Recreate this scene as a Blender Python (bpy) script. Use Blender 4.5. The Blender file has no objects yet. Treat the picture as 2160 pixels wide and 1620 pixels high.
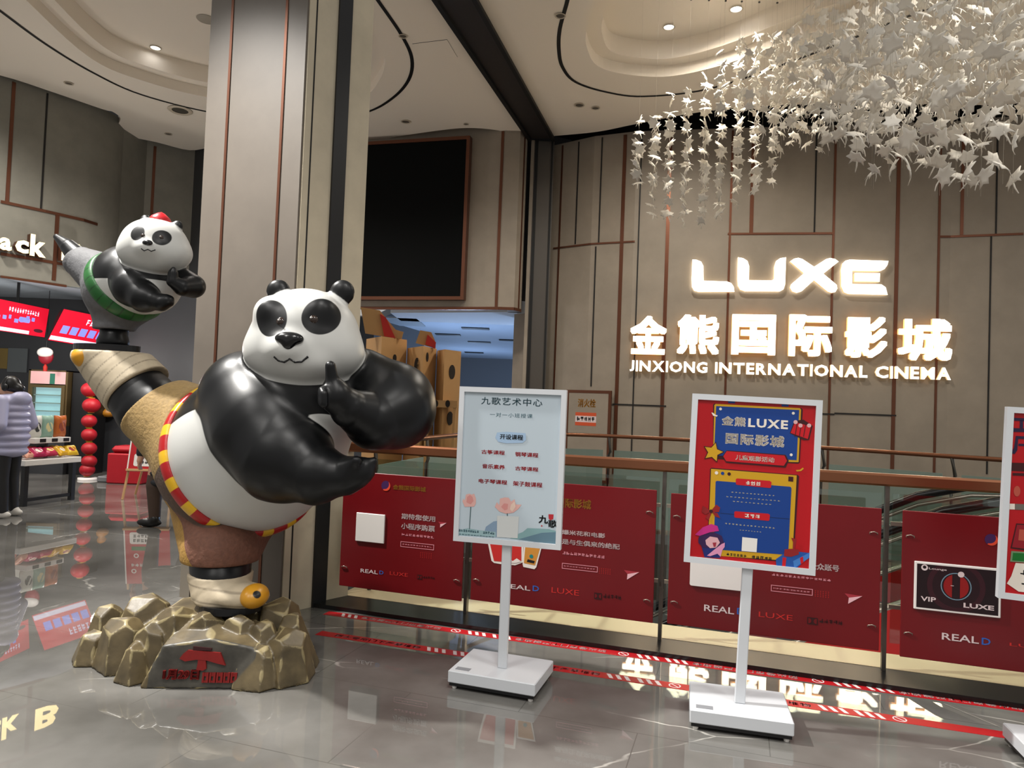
import bpy, math, random
import numpy as np
from mathutils import Vector, Matrix
from mathutils.geometry import tessellate_polygon
V3 = Vector
SC = bpy.context.scene
COL = SC.collection
# ---------------------------------------------------------------- camera
FPX, CX, CY = 1500.0, 1080.0, 810.0
PITCH, ROLL, CAMH = math.radians(1.7), math.radians(2.2), 1.55
_fw = V3((0, math.cos(PITCH), math.sin(PITCH)))
_up0 = V3((0, -math.sin(PITCH), math.cos(PITCH)))
_rt0 = V3((1, 0, 0))
_rt = _rt0 * math.cos(ROLL) + _up0 * math.sin(ROLL)
_up = _up0 * math.cos(ROLL) - _rt0 * math.sin(ROLL)
CAMP = V3((0, 0, CAMH))
cd = bpy.data.cameras.new('camera'); cam = bpy.data.objects.new('camera', cd); COL.objects.link(cam)
cd.sensor_width = 36.0; cd.lens = FPX / 2160 * 36.0; cd.clip_end = 200; cd.clip_start = 0.05
m = Matrix((_rt, _up, -_fw)).transposed().to_4x4(); m.translation = CAMP
cam.matrix_world = m
SC.camera = cam
# ---------------------------------------------------------------- view, world, lamps
SC.view_settings.view_transform = 'Standard'; SC.view_settings.look = 'None'
SC.view_settings.gamma = 1.0; SC.view_settings.use_curve_mapping = False
SC.view_settings.exposure = 0.0
wd = bpy.data.worlds.new('world'); SC.world = wd; wd.use_nodes = True
bg = wd.node_tree.nodes['Background']
bg.inputs[0].default_value = (1.0, 0.97, 0.93, 1); bg.inputs[1].default_value = 0.44

def lamp(name, kind, loc, power, color=(1, .93, .83), target=None, **kw):
    l = bpy.data.lights.new(name, kind); o = bpy.data.objects.new(name, l); COL.objects.link(o)
    l.energy = power; l.color = color
    for k, v in kw.items(): setattr(l, k, v)
    o.location = loc
    if target is not None:
        o.rotation_euler = (V3(target) - V3(loc)).to_track_quat('-Z', 'Y').to_euler()
    return o
# ceiling spot that throws the statue's shadow to the right
lamp('spot_lamp', 'SPOT', (-4.4, 4.4, 6.3), 2900, (1, .97, .92), target=(-1.0, 4.1, 0.6), spot_size=1.0, spot_blend=.7, shadow_soft_size=.12)
# rows of downlights over the hall behind the camera
for x, y in ((-6.5, 3.5), (-3.2, 0.5), (0.3, 0.8), (3.2, 0.6), (1.0, -2.5), (-4, -2.5)):
    lamp('spot_lamp', 'SPOT', (x, y, 6.3), 380, (1, .97, .93), target=(x * .92, y + 1.2, 0), spot_size=1.9, spot_blend=.8, shadow_soft_size=.5)
# downlights over the far side
for x, y, e in ((-7.6, 8.9, 620), (-4.9, 9.6, 560), (-2.9, 9.0, 260), (-0.4, 9.4, 260)):
    lamp('spot_lamp', 'SPOT', (x, y, 6.25), e, (1, .95, .87), target=(x, y + .6, 0), spot_size=2.4, spot_blend=.8, shadow_soft_size=.2)
for x, y in ((2.3, 8.8), (4.2, 7.9), (6.4, 7.2), (5.2, 5.2)):
    lamp('spot_lamp', 'SPOT', (x, y, 6.6), 560, (1, .93, .82), target=(x + .3, y + 1.2, 0), spot_size=2.6, spot_blend=.8, shadow_soft_size=.2)
for x, y in ((-8.2, 11.0), (-6.4, 11.4)):  # added point fill without fixtures, brightens the snack counter and its soffit
    lamp('point_lamp', 'POINT', (x, y, 2.1), 75, (1, .95, .9), shadow_soft_size=.12)
for x, y in ((-1.5, 17.5), (3.5, 21), (-1.5, 25), (3.0, 27), (1.5, 16)):  # added bare blue points that tint the corridor, in place of its screens
    lamp('point_lamp', 'POINT', (x, y, 1.3), 210, (.45, .65, 1.0), shadow_soft_size=.1)

# ---------------------------------------------------------------- projection helpers (photo pixel -> place)
def ray(px, py):
    return (_fw * FPX + _rt * (px - CX) - _up * (py - CY)).normalized()
def P(px, py, Y):
    d = ray(px, py); return CAMP + d * (Y / d.y)
def PZ(px, py, z=0.0):
    d = ray(px, py); return CAMP + d * ((z - CAMH) / d.z)
CEIL = 6.35
def onplane(px, py, o, n):
    d = ray(px, py); return CAMP + d * ((o - CAMP).dot(n) / d.dot(n))
def onwall(px, py, pts, slack=0.0):
    """hit of the pixel's ray with a vertical polyline wall"""
    d = ray(px, py); best = None
    for a, b in zip(pts, pts[1:]):
        ex, ey = b[0] - a[0], b[1] - a[1]
        den = d.x * ey - d.y * ex
        if abs(den) < 1e-9: continue
        t = (a[0] * ey - a[1] * ex) / den
        s = ((t * d.x - a[0]) * ex + (t * d.y - a[1]) * ey) / (ex * ex + ey * ey)
        if t > 0 and -1e-3 - slack <= s <= 1.001 + slack and (best is None or t < best): best = t
    if best is None and not slack: return onwall(px, py, pts, .15)
    return CAMP + d * best if best else None

# ---------------------------------------------------------------- materials
def lin(h):
    h = h.lstrip('#'); c = [int(h[i:i + 2], 16) / 255 for i in (0, 2, 4)]
    return tuple((x / 12.92 if x <= .04045 else ((x + .055) / 1.055) ** 2.4) for x in c) + (1,)
_M = {}
def mat(name, col='#808080', rough=.5, metal=0.0, emit=0.0, ecol=None, spec=.5, var=0.0, scale=8.0, bump=0.0, alpha=1.0, trans=0.0, coat=0.0, ior=1.45):
    if name in _M: return _M[name]
    mt = bpy.data.materials.new(name); mt.use_nodes = True; _M[name] = mt
    nt = mt.node_tree; b = nt.nodes['Principled BSDF']; c = lin(col)
    b.inputs['Base Color'].default_value = c; b.inputs['Roughness'].default_value = rough
    b.inputs['Metallic'].default_value = metal; b.inputs['Specular IOR Level'].default_value = spec
    b.inputs['Alpha'].default_value = alpha; b.inputs['Transmission Weight'].default_value = trans
    b.inputs['Coat Weight'].default_value = coat; b.inputs['IOR'].default_value = ior
    if emit:
        b.inputs['Emission Color'].default_value = lin(ecol) if ecol else c; b.inputs['Emission Strength'].default_value = emit
    if var or bump:
        tc = nt.nodes.new('ShaderNodeTexCoord'); no = nt.nodes.new('ShaderNodeTexNoise')
        no.inputs['Scale'].default_value = scale; no.inputs['Detail'].default_value = 6; no.inputs['Roughness'].default_value = .6
        nt.links.new(tc.outputs['Object'], no.inputs['Vector'])
        if var:
            mr = nt.nodes.new('ShaderNodeMapRange'); mr.inputs[1].default_value = .3; mr.inputs[2].default_value = .7
            mr.inputs[3].default_value = 1 - var; mr.inputs[4].default_value = 1 + var
            nt.links.new(no.outputs['Fac'], mr.inputs[0])
            mx = nt.nodes.new('ShaderNodeVectorMath'); mx.operation = 'SCALE'; mx.inputs[0].default_value = c[:3]
            nt.links.new(mr.outputs[0], mx.inputs['Scale']); nt.links.new(mx.outputs[0], b.inputs['Base Color'])
        if bump:
            bp = nt.nodes.new('ShaderNodeBump'); bp.inputs['Strength'].default_value = bump; bp.inputs['Distance'].default_value = .02
            nt.links.new(no.outputs['Fac'], bp.inputs['Height']); nt.links.new(bp.outputs[0], b.inputs['Normal'])
    return mt
def mask_mat(name, stops, rough=.35, coat=0.0, spec=.5, bump=0.0, bscale=60.0, var=0.0):
    """colours chosen by vertex attributes m0, m1 ... (each > 0 paints its colour over the ones before)"""
    if name in _M: return _M[name]
    mt = bpy.data.materials.new(name); mt.use_nodes = True; _M[name] = mt
    nt = mt.node_tree; b = nt.nodes['Principled BSDF']; b.inputs['Roughness'].default_value = rough; b.inputs['Coat Weight'].default_value = coat; b.inputs['Specular IOR Level'].default_value = spec
    cur = None
    for k, (c, at) in enumerate(stops):
        if at is None:
            rgb = nt.nodes.new('ShaderNodeRGB'); rgb.outputs[0].default_value = lin(c); cur = rgb.outputs[0]; continue
        a = nt.nodes.new('ShaderNodeAttribute'); a.attribute_name = at
        mr = nt.nodes.new('ShaderNodeMapRange'); mr.inputs[1].default_value = -.002; mr.inputs[2].default_value = .002
        nt.links.new(a.outputs['Fac'], mr.inputs[0])
        mx = nt.nodes.new('ShaderNodeMix'); mx.data_type = 'RGBA'; mx.inputs[7].default_value = lin(c)
        nt.links.new(mr.outputs[0], mx.inputs[0]); nt.links.new(cur, mx.inputs[6]); cur = mx.outputs[2]
    if var or bump:
        tc = nt.nodes.new('ShaderNodeTexCoord'); no = nt.nodes.new('ShaderNodeTexNoise'); no.inputs['Scale'].default_value = bscale; no.inputs['Detail'].default_value = 5
        nt.links.new(tc.outputs['Object'], no.inputs['Vector'])
        if var:
            mr = nt.nodes.new('ShaderNodeMapRange'); mr.inputs[1].default_value = .3; mr.inputs[2].default_value = .7; mr.inputs[3].default_value = 1 - var; mr.inputs[4].default_value = 1 + var
            nt.links.new(no.outputs['Fac'], mr.inputs[0]); mv = nt.nodes.new('ShaderNodeVectorMath'); mv.operation = 'SCALE'
            nt.links.new(cur, mv.inputs[0]); nt.links.new(mr.outputs[0], mv.inputs['Scale']); cur = mv.outputs[0]
        if bump:
            bp = nt.nodes.new('ShaderNodeBump'); bp.inputs['Strength'].default_value = bump; bp.inputs['Distance'].default_value = .01
            nt.links.new(no.outputs['Fac'], bp.inputs['Height']); nt.links.new(bp.outputs[0], b.inputs['Normal'])
    nt.links.new(cur, b.inputs['Base Color'])
    return mt
def glass(name, col, fac, rough=.02, diff=0.0):
    """thin pane: mostly clear with a mirror share, optionally frosted"""
    if name in _M: return _M[name]
    mt = bpy.data.materials.new(name); mt.use_nodes = True; _M[name] = mt
    nt = mt.node_tree; nt.nodes.clear()
    out = nt.nodes.new('ShaderNodeOutputMaterial'); tr = nt.nodes.new('ShaderNodeBsdfTransparent'); gl = nt.nodes.new('ShaderNodeBsdfGlossy')
    df = nt.nodes.new('ShaderNodeBsdfDiffuse'); df.inputs[0].default_value = lin(col)
    tr.inputs[0].default_value = tuple(.5 + .5 * x for x in lin(col)[:3]) + (1,); gl.inputs['Roughness'].default_value = rough
    a = nt.nodes.new('ShaderNodeMixShader'); a.inputs[0].default_value = fac
    nt.links.new(tr.outputs[0], a.inputs[1]); nt.links.new(gl.outputs[0], a.inputs[2])
    c = nt.nodes.new('ShaderNodeMixShader'); c.inputs[0].default_value = diff
    nt.links.new(a.outputs[0], c.inputs[1]); nt.links.new(df.outputs[0], c.inputs[2]); nt.links.new(c.outputs[0], out.inputs[0])
    return mt

# ---------------------------------------------------------------- mesh builder
def tag(o, label=None, cat=None, group=None, kind=None):
    if label: o['label'] = label
    if cat: o['category'] = cat
    if group: o['group'] = group
    if kind: o['kind'] = kind
    return o
def thing(name, loc, label, cat, group=None):
    o = bpy.data.objects.new(name, None); COL.objects.link(o); o.location = loc; o.empty_display_size = .1
    return tag(o, label, cat, group)
def wloc(o):
    p = V3((0, 0, 0))
    while o is not None: p += o.location; o = o.parent
    return p
class Fr:
    """a flat working frame: origin, right, up, outward normal"""
    def __init__(s, o, ux, uy):
        s.o, s.x, s.y = V3(o), V3(ux).normalized(), V3(uy).normalized(); s.n = s.x.cross(s.y).normalized()
    def p(s, u, v, w=0): return s.o + s.x * u + s.y * v + s.n * w
    def uv(s, px, py):
        q = onplane(px, py, s.o, s.n) - s.o; return q.dot(s.x), q.dot(s.y)
WORLD = Fr((0, 0, 0), (1, 0, 0), (0, 1, 0))
_TX = {}
def text_geo(body, bold=0.0, ext=0.0, gap=1.0):
    k = (body, bold, ext, gap)
    if k not in _TX:
        c = bpy.data.curves.new('t', 'FONT'); c.body = body; c.offset = bold; c.extrude = ext; c.space_character = gap; c.resolution_u = 2
        o = bpy.data.objects.new('t', c); COL.objects.link(o)
        dg = bpy.context.evaluated_depsgraph_get(); me = bpy.data.meshes.new_from_object(o.evaluated_get(dg))
        _TX[k] = ([v.co.copy() for v in me.vertices], [tuple(p.vertices) for p in me.polygons])
        bpy.data.objects.remove(o); bpy.data.meshes.remove(me); bpy.data.curves.remove(c)
    return _TX[k]
class MB:
    def __init__(s): s.v, s.f, s.m, s.s, s.mats = [], [], [], [], []
    def mi(s, mt):
        if mt not in s.mats: s.mats.append(mt)
        return s.mats.index(mt)
    def add(s, vs, fs, mt, smooth=False):
        b = len(s.v); i = s.mi(mt)
        s.v += [V3(v) for v in vs]
        for f in fs: s.f.append([b + k for k in f]); s.m.append(i); s.s.append(smooth)
        return s
    def box(s, fr, u0, u1, v0, v1, w0, w1, mt, bev=0.0):
        if bev:
            b = min(bev, (u1 - u0) * .45, (v1 - v0) * .45, (w1 - w0) * .45); vs, ix = [], {}
            for i, x in enumerate((u0, u1)):
                for j, y in enumerate((v0, v1)):
                    for k, z in enumerate((w0, w1)):
                        dx, dy, dz = (b if not i else -b), (b if not j else -b), (b if not k else -b)
                        for a, q in enumerate(((x, y + dy, z + dz), (x + dx, y, z + dz), (x + dx, y + dy, z))):
                            ix[i, j, k, a] = len(vs); vs.append(fr.p(*q))
            fs = []
            for i in (0, 1):
                fs.append([ix[i, j, k, 0] for j, k in ((0, 0), (1, 0), (1, 1), (0, 1))])
                fs.append([ix[j, i, k, 1] for j, k in ((0, 0), (1, 0), (1, 1), (0, 1))])
                fs.append([ix[j, k, i, 2] for j, k in ((0, 0), (1, 0), (1, 1), (0, 1))])
                for k in (0, 1):
                    fs.append([ix[i, k, 0, 0], ix[i, k, 1, 0], ix[i, k, 1, 1], ix[i, k, 0, 1]])
                    fs.append([ix[i, 0, k, 0], ix[i, 1, k, 0], ix[i, 1, k, 2], ix[i, 0, k, 2]])
                    fs.append([ix[0, i, k, 1], ix[1, i, k, 1], ix[1, i, k, 2], ix[0, i, k, 2]])
                    for j in (0, 1): fs.append([ix[i, j, k, 0], ix[i, j, k, 1], ix[i, j, k, 2]])
            return s.add(vs, fs, mt)
        vs = [fr.p(u, v, w) for u in (u0, u1) for v in (v0, v1) for w in (w0, w1)]
        return s.add(vs, [(0, 1, 3, 2), (4, 6, 7, 5), (0, 4, 5, 1), (2, 3, 7, 6), (0, 2, 6, 4), (1, 5, 7, 3)], mt)
    def prism(s, fr, out, w0, w1, mt, holes=(), side=None):
        """polygon (with holes) in the frame, from depth w0 to w1; equal depths give one flat sheet"""
        loops = [out] + list(holes); flat = [q for l in loops for q in l]
        tri = tessellate_polygon([[V3((u, v, 0)) for u, v in l] for l in loops])
        s.add([fr.p(u, v, w1) for u, v in flat], tri, mt)
        if w0 != w1:
            s.add([fr.p(u, v, w0) for u, v in flat], [t[::-1] for t in tri], mt)
            for l in loops:
                n = len(l)
                s.add([fr.p(u, v, w) for u, v in l for w in (w0, w1)], [(2 * i, 2 * ((i + 1) % n), 2 * ((i + 1) % n) + 1, 2 * i + 1) for i in range(n)], side or mt)
        return s
    def wallstrip(s, pts, z0, z1, mt, back=0.0, smooth=False):
        """vertical sheet along plan points; 'back' adds thickness away from the camera side"""
        n = len(pts); vs = [(p[0], p[1], z) for p in pts for z in (z0, z1)]
        fs = [(2 * i, 2 * i + 2, 2 * i + 3, 2 * i + 1) for i in range(n - 1)]
        s.add(vs, fs, mt, smooth)
        if back:
            q = []
            for i, p in enumerate(pts):
                a, b = pts[max(i - 1, 0)], pts[min(i + 1, n - 1)]
                t = V3((b[0] - a[0], b[1] - a[1], 0)).normalized(); q.append((p[0] - t.y * back, p[1] + t.x * back))
            s.add([(p[0], p[1], z) for p in q for z in (z0, z1)], fs, mt, smooth)
            for z in (z0, z1):
                s.add([(p[0], p[1], z) for i in range(n) for p in (pts[i], q[i])], [(2 * i, 2 * i + 1, 2 * i + 3, 2 * i + 2) for i in range(n - 1)], mt)
            for e in (0, n - 1):
                s.add([(pts[e][0], pts[e][1], z0), (q[e][0], q[e][1], z0), (q[e][0], q[e][1], z1), (pts[e][0], pts[e][1], z1)], [(0, 1, 2, 3)], mt)
        return s
    def tube(s, path, r, mt, n=8, cap=True, closed=False):
        path = [V3(p) for p in path]; rs = r if isinstance(r, (list, tuple)) else [r] * len(path)
        rings, N = [], len(path); up = V3((0, 0, 1))
        for i, p in enumerate(path):
            t = (path[min(i + 1, N - 1)] - path[max(i - 1, 0)]).normalized() if not closed else (path[(i + 1) % N] - path[i - 1]).normalized()
            a = t.cross(up); a = a.normalized() if a.length > 1e-3 else t.cross(V3((1, 0, 0))).normalized()
            b = a.cross(t).normalized()
            rings += [p + (a * math.cos(2 * math.pi * k / n) + b * math.sin(2 * math.pi * k / n)) * rs[i] for k in range(n)]
        fs = [(i * n + k, i * n + (k + 1) % n, ((i + 1) % N) * n + (k + 1) % n, ((i + 1) % N) * n + k) for i in range(N if closed else N - 1) for k in range(n)]
        s.add(rings, fs, mt, True)
        if cap and not closed: s.add(rings[:n], [tuple(range(n))], mt); s.add(rings[-n:], [tuple(range(n))], mt)
        return s
    def lathe(s, c, prof, mt, n=24, ax=(0, 0, 1), sx=(1, 0, 0), cap=True):
        c, ax = V3(c), V3(ax).normalized(); a = V3(sx); a = (a - ax * a.dot(ax)).normalized(); b = ax.cross(a)
        vs = [c + ax * h + (a * math.cos(2 * math.pi * k / n) + b * math.sin(2 * math.pi * k / n)) * r for r, h in prof for k in range(n)]
        fs = [(i * n + k, i * n + (k + 1) % n, (i + 1) * n + (k + 1) % n, (i + 1) * n + k) for i in range(len(prof) - 1) for k in range(n)]
        s.add(vs, fs, mt, True)
        for i in (0, len(prof) - 1):
            if cap and prof[i][0] > 1e-4: s.add(vs[i * n:(i + 1) * n], [tuple(range(n))], mt)
        return s
    def ball(s, c, r, mt, n=16):
        r = r if isinstance(r, (tuple, list)) else (r, r, r); c = V3(c); k = n // 2
        vs = [c + V3((r[0] * math.sin(math.pi * i / k) * math.cos(2 * math.pi * j / n), r[1] * math.sin(math.pi * i / k) * math.sin(2 * math.pi * j / n), r[2] * math.cos(math.pi * i / k))) for i in range(k + 1) for j in range(n)]
        return s.add(vs, [(i * n + j, i * n + (j + 1) % n, (i + 1) * n + (j + 1) % n, (i + 1) * n + j) for i in range(k) for j in range(n)], mt, True)
    def glyphs(s, fr, body, u0, v0, u1, v1, w, mt, bold=0.0, ext=0.0, keep=False, gap=1.0, flip=False):
        """lettering fitted into the box; keep holds the letters' own proportions (fits the height, centred)"""
        wide = any(ord(c) > 0x2e00 for c in body)
        vs, fs = text_geo(body, 0.0 if wide else bold, 0.5 if ext else 0.0, gap)
        if wide and bold:                      # heavier strokes: the same characters set several times, slightly apart
            sh = [(0, 0)] + [(a * bold, c * bold) for a in (-1, 1) for c in (-1, 1)]
            if bold > .03: sh += [(a * bold, 0) for a in (-1, 1)] + [(0, a * bold * 1.0) for a in (-1, 1)]
            nv = len(vs); fs = [tuple(i + k * nv for i in f) for k in range(len(sh)) for f in fs]; vs = [V3((v.x + a, v.y + c, v.z)) for a, c in sh for v in vs]
        x0, x1 = min(v.x for v in vs), max(v.x for v in vs); y0, y1 = min(v.y for v in vs), max(v.y for v in vs)
        kx, ky = (u1 - u0) / max(x1 - x0, 1e-6), (v1 - v0) / max(y1 - y0, 1e-6)
        if keep:
            kx = min(kx, ky); ky = kx; cu, cv = (u0 + u1) / 2, (v0 + v1) / 2
            u0, v0 = cu - kx * (x1 - x0) / 2, cv - ky * (y1 - y0) / 2; u1, v1 = 2 * cu - u0, 2 * cv - v0
        g = -1 if flip else 1; ou, ov = (u1, v1) if flip else (u0, v0)
        return s.add([fr.p(ou + g * (v.x - x0) * kx, ov + g * (v.y - y0) * ky, w + (v.z + .5) * ext if ext else w) for v in vs], fs, mt)
    def marks(s, fr, n, u0, v0, u1, v1, w, mt, seed=1, fill=.8):
        """a row of n small unreadable characters"""
        rd = random.Random(seed); cw = (u1 - u0) / n; h = v1 - v0
        for i in range(n):
            a = u0 + cw * (i + .5 - fill / 2); c = cw * fill; t = h * .15
            for _ in range(3):
                y = v0 + h * rd.uniform(.05, .85); e = rd.uniform(.0, .2)
                s.quad(fr, a + c * e, a + c, y, y + t, w, mt)
            for _ in range(2):
                x = a + c * rd.uniform(.05, .8); s.quad(fr, x, x + c * .17, v0 + h * rd.uniform(0, .2), v1, w, mt)
        return s
    def quad(s, fr, u0, u1, v0, v1, w, mt):
        return s.add([fr.p(u0, v0, w), fr.p(u1, v0, w), fr.p(u1, v1, w), fr.p(u0, v1, w)], [(0, 1, 2, 3)], mt)
    def build(s, name, parent=None, attrs=None, origin=None, label=None, kind=None):
        me = bpy.data.meshes.new(name)
        off = wloc(parent) if parent is not None else (V3(origin) if origin is not None else V3((
            sum((min(v.x for v in s.v), max(v.x for v in s.v))) / 2, sum((min(v.y for v in s.v), max(v.y for v in s.v))) / 2, min(v.z for v in s.v))))
        me.from_pydata([v - off for v in s.v], [], s.f)
        for mt in s.mats: me.materials.append(mt)
        me.polygons.foreach_set('material_index', s.m); me.polygons.foreach_set('use_smooth', s.s); me.update()
        o = bpy.data.objects.new(name, me); COL.objects.link(o)
        if parent is not None: o.parent = parent
        else: o.location = off
        return tag(o, label=label, kind=kind)
def rrect(u0, v0, u1, v1, r, n=5):
    out = []
    for cx, cy, a0 in ((u1 - r, v1 - r, 0), (u0 + r, v1 - r, 90), (u0 + r, v0 + r, 180), (u1 - r, v0 + r, 270)):
        out += [(cx + r * math.cos(math.radians(a0 + 90 * i / n)), cy + r * math.sin(math.radians(a0 + 90 * i / n))) for i in range(n + 1)]
    return out
def circ(u, v, r, n=20, ry=None):
    return [(u + r * math.cos(2 * math.pi * k / n), v + (ry or r) * math.sin(2 * math.pi * k / n)) for k in range(n)]
def spline(pts, k=6, closed=False):
    """Catmull-Rom through 2-D or 3-D points"""
    pts = [V3(tuple(p) + (0,) * (3 - len(p))) for p in pts]; n = len(pts); out = []
    for i in range(n if closed else n - 1):
        g = lambda j: pts[j % n] if closed else pts[min(max(j, 0), n - 1)]
        a, b, c, d = g(i - 1), g(i), g(i + 1), g(i + 2)
        for q in range(k):
            t = q / k
            out.append(.5 * ((2 * b) + (c - a) * t + (2 * a - 5 * b + 4 * c - d) * t * t + (3 * b - a - 3 * c + d) * t ** 3))
    if not closed: out.append(pts[-1])
    return out

# ---------------------------------------------------------------- implicit solids (one continuous smooth mesh per shape)
def sub(a, p): return a - np.array(p)
def s_ball(c, r):
    c = np.array(c, float); return lambda X: np.linalg.norm(X - c, axis=-1) - r
def s_ell(c, r, ax=None):
    c, r = np.array(c, float), np.array(r, float)
    A = np.array([list(a) for a in ax], float) if ax is not None else np.eye(3)
    def f(X):
        q = (X - c) @ A.T / r; k = np.linalg.norm(q, axis=-1); g = np.linalg.norm(q / r, axis=-1)
        return k * (k - 1) / np.maximum(g, 1e-6)
    return f
def s_cone(a, b, ra, rb):
    a, b = np.array(a, float), np.array(b, float); d = b - a; L = d @ d
    def f(X):
        t = np.clip((X - a) @ d / L, 0, 1); return np.linalg.norm(X - a - t[..., None] * d, axis=-1) - (ra + (rb - ra) * t)
    return f
def s_chain(pts, rs):
    fs = [s_cone(p, q, r, t) for p, q, r, t in zip(pts, pts[1:], rs, rs[1:])]
    return lambda X: np.minimum.reduce([f(X) for f in fs])
def s_schain(k, pts, rs):
    return s_u(k, *[s_cone(p, q, r, t) for p, q, r, t in zip(pts, pts[1:], rs, rs[1:])])
def s_hull(c, planes):
    c = np.array(c, float)
    return lambda X: np.maximum.reduce([(X - c) @ n - d for n, d in planes])
def s_u(k, *fs):
    """smooth union"""
    def f(X):
        d = fs[0](X)
        for g in fs[1:]:
            e = g(X); h = np.clip(.5 + .5 * (e - d) / k, 0, 1); d = e + (d - e) * h - k * h * (1 - h)
        return d
    return f
def s_cut(f, g, k=.01):
    def h(X):
        a, b = f(X), -g(X); t = np.clip(.5 - .5 * (b - a) / k, 0, 1); return b + (a - b) * t + k * t * (1 - t)
    return h
def half(p, n):
    p, n = np.array(p, float), np.array(V3(n).normalized(), float); return lambda X: (X - p) @ n
def surf(f, lo, hi, h):
    """surface nets"""
    lo, hi = np.array(lo, float), np.array(hi, float); n = np.ceil((hi - lo) / h).astype(int) + 1
    ax = [lo[i] + h * np.arange(n[i]) for i in range(3)]
    D = np.empty(tuple(n), np.float32)
    for i in range(0, n[0], 16):
        X = np.stack(np.meshgrid(ax[0][i:i + 16], ax[1], ax[2], indexing='ij'), -1); D[i:i + 16] = f(X)
    S = D < 0; c = np.zeros(tuple(n - 1), int)
    for a in (0, 1):
        for b in (0, 1):
            for e in (0, 1): c += S[a:n[0] - 1 + a, b:n[1] - 1 + b, e:n[2] - 1 + e]
    act = (c > 0) & (c < 8); idx = np.full(act.shape, -1, int); I = np.argwhere(act); idx[act] = np.arange(len(I))
    acc = np.zeros((len(I), 3)); cnt = np.zeros(len(I))
    cor = [(a, b, e) for a in (0, 1) for b in (0, 1) for e in (0, 1)]
    for p in cor:
        for ax_ in range(3):
            if p[ax_]: continue
            q = list(p); q[ax_] = 1
            d0 = D[I[:, 0] + p[0], I[:, 1] + p[1], I[:, 2] + p[2]]; d1 = D[I[:, 0] + q[0], I[:, 1] + q[1], I[:, 2] + q[2]]
            m_ = (d0 < 0) != (d1 < 0); t = np.where(m_, d0 / np.where(m_, d0 - d1, 1), 0)
            w = np.array(p, float)[None] + 0 * acc; w[:, ax_] += t; acc[m_] += w[m_]; cnt[m_] += 1
    Vt = lo + (I + acc / cnt[:, None]) * h; F = []
    for ax_ in range(3):
        u, v = [(1, 2), (2, 0), (0, 1)][ax_]
        A = np.take(S, range(n[ax_] - 1), ax_); B = np.take(S, range(1, n[ax_]), ax_)
        E = np.argwhere(A != B); E = E[(E[:, u] > 0) & (E[:, v] > 0) & (E[:, u] < n[u] - 1) & (E[:, v] < n[v] - 1)]
        ins = S[E[:, 0], E[:, 1], E[:, 2]]; q = []
        for du, dv in ((-1, -1), (0, -1), (0, 0), (-1, 0)):
            e = E.copy(); e[:, u] += du; e[:, v] += dv; q.append(idx[e[:, 0], e[:, 1], e[:, 2]])
        q = np.stack(q, 1); q[~ins] = q[~ins][:, ::-1]; F.append(q)
    return Vt, np.concatenate(F)
def solid(name, f, lo, hi, h, mt, parent=None, masks=None, label=None, smooth=True):
    Vt, F = surf(f, lo, hi, h)
    # settle vertices on the surface
    for _ in range(2):
        e = 1e-3; g = np.stack([(f(Vt + np.eye(3)[i] * e) - f(Vt - np.eye(3)[i] * e)) / (2 * e) for i in range(3)], -1)
        Vt = Vt - np.clip(f(Vt), -h / 2, h / 2)[:, None] * g / np.maximum((g * g).sum(-1), .3)[:, None] * .8
    off = np.array(wloc(parent)) if parent is not None else np.array([(Vt[:, 0].min() + Vt[:, 0].max()) / 2, (Vt[:, 1].min() + Vt[:, 1].max()) / 2, Vt[:, 2].min()])
    me = bpy.data.meshes.new(name); me.from_pydata((Vt - off).tolist(), [], F.tolist()); me.materials.append(mt)
    me.polygons.foreach_set('use_smooth', [smooth] * len(F))
    for k, g in (masks or {}).items():
        a = me.attributes.new(k, 'FLOAT', 'POINT'); a.data.foreach_set('value', np.asarray(g(Vt), np.float32))
    me.update(); o = bpy.data.objects.new(name, me); COL.objects.link(o)
    if parent is not None: o.parent = parent
    else: o.location = off
    return tag(o, label=label)
# ================================================================ SETTING
M_conc = mat('concrete_panel', '#8f8476', .55, var=.10, scale=2.2, bump=.05)
M_conc_l = mat('concrete_panel_green', '#7d7a70', .55, var=.12, scale=2.4, bump=.05)
M_pill = mat('pillar_panel', '#6d655c', .45, var=.09, scale=2.5)
M_beige = mat('beige_face', '#cdc1a8', .5, var=.08, scale=4)
M_copper = mat('copper_strip', '#6b4433', .36, .7)
M_gap = mat('dark_joint', '#171412', .6)
M_black = mat('black_metal', '#151517', .35)
M_dark = mat('dark_grey_wall', '#3a3b3d', .5, var=.06, scale=3)
M_ceil = mat('ceiling_white', '#efe5d6', .8)
M_slot = mat('black_slot', '#070707', .6)
M_steel = mat('brushed_steel', '#a89f92', .3, .8)
M_white = mat('white_paint', '#d9dbde', .35)

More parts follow.
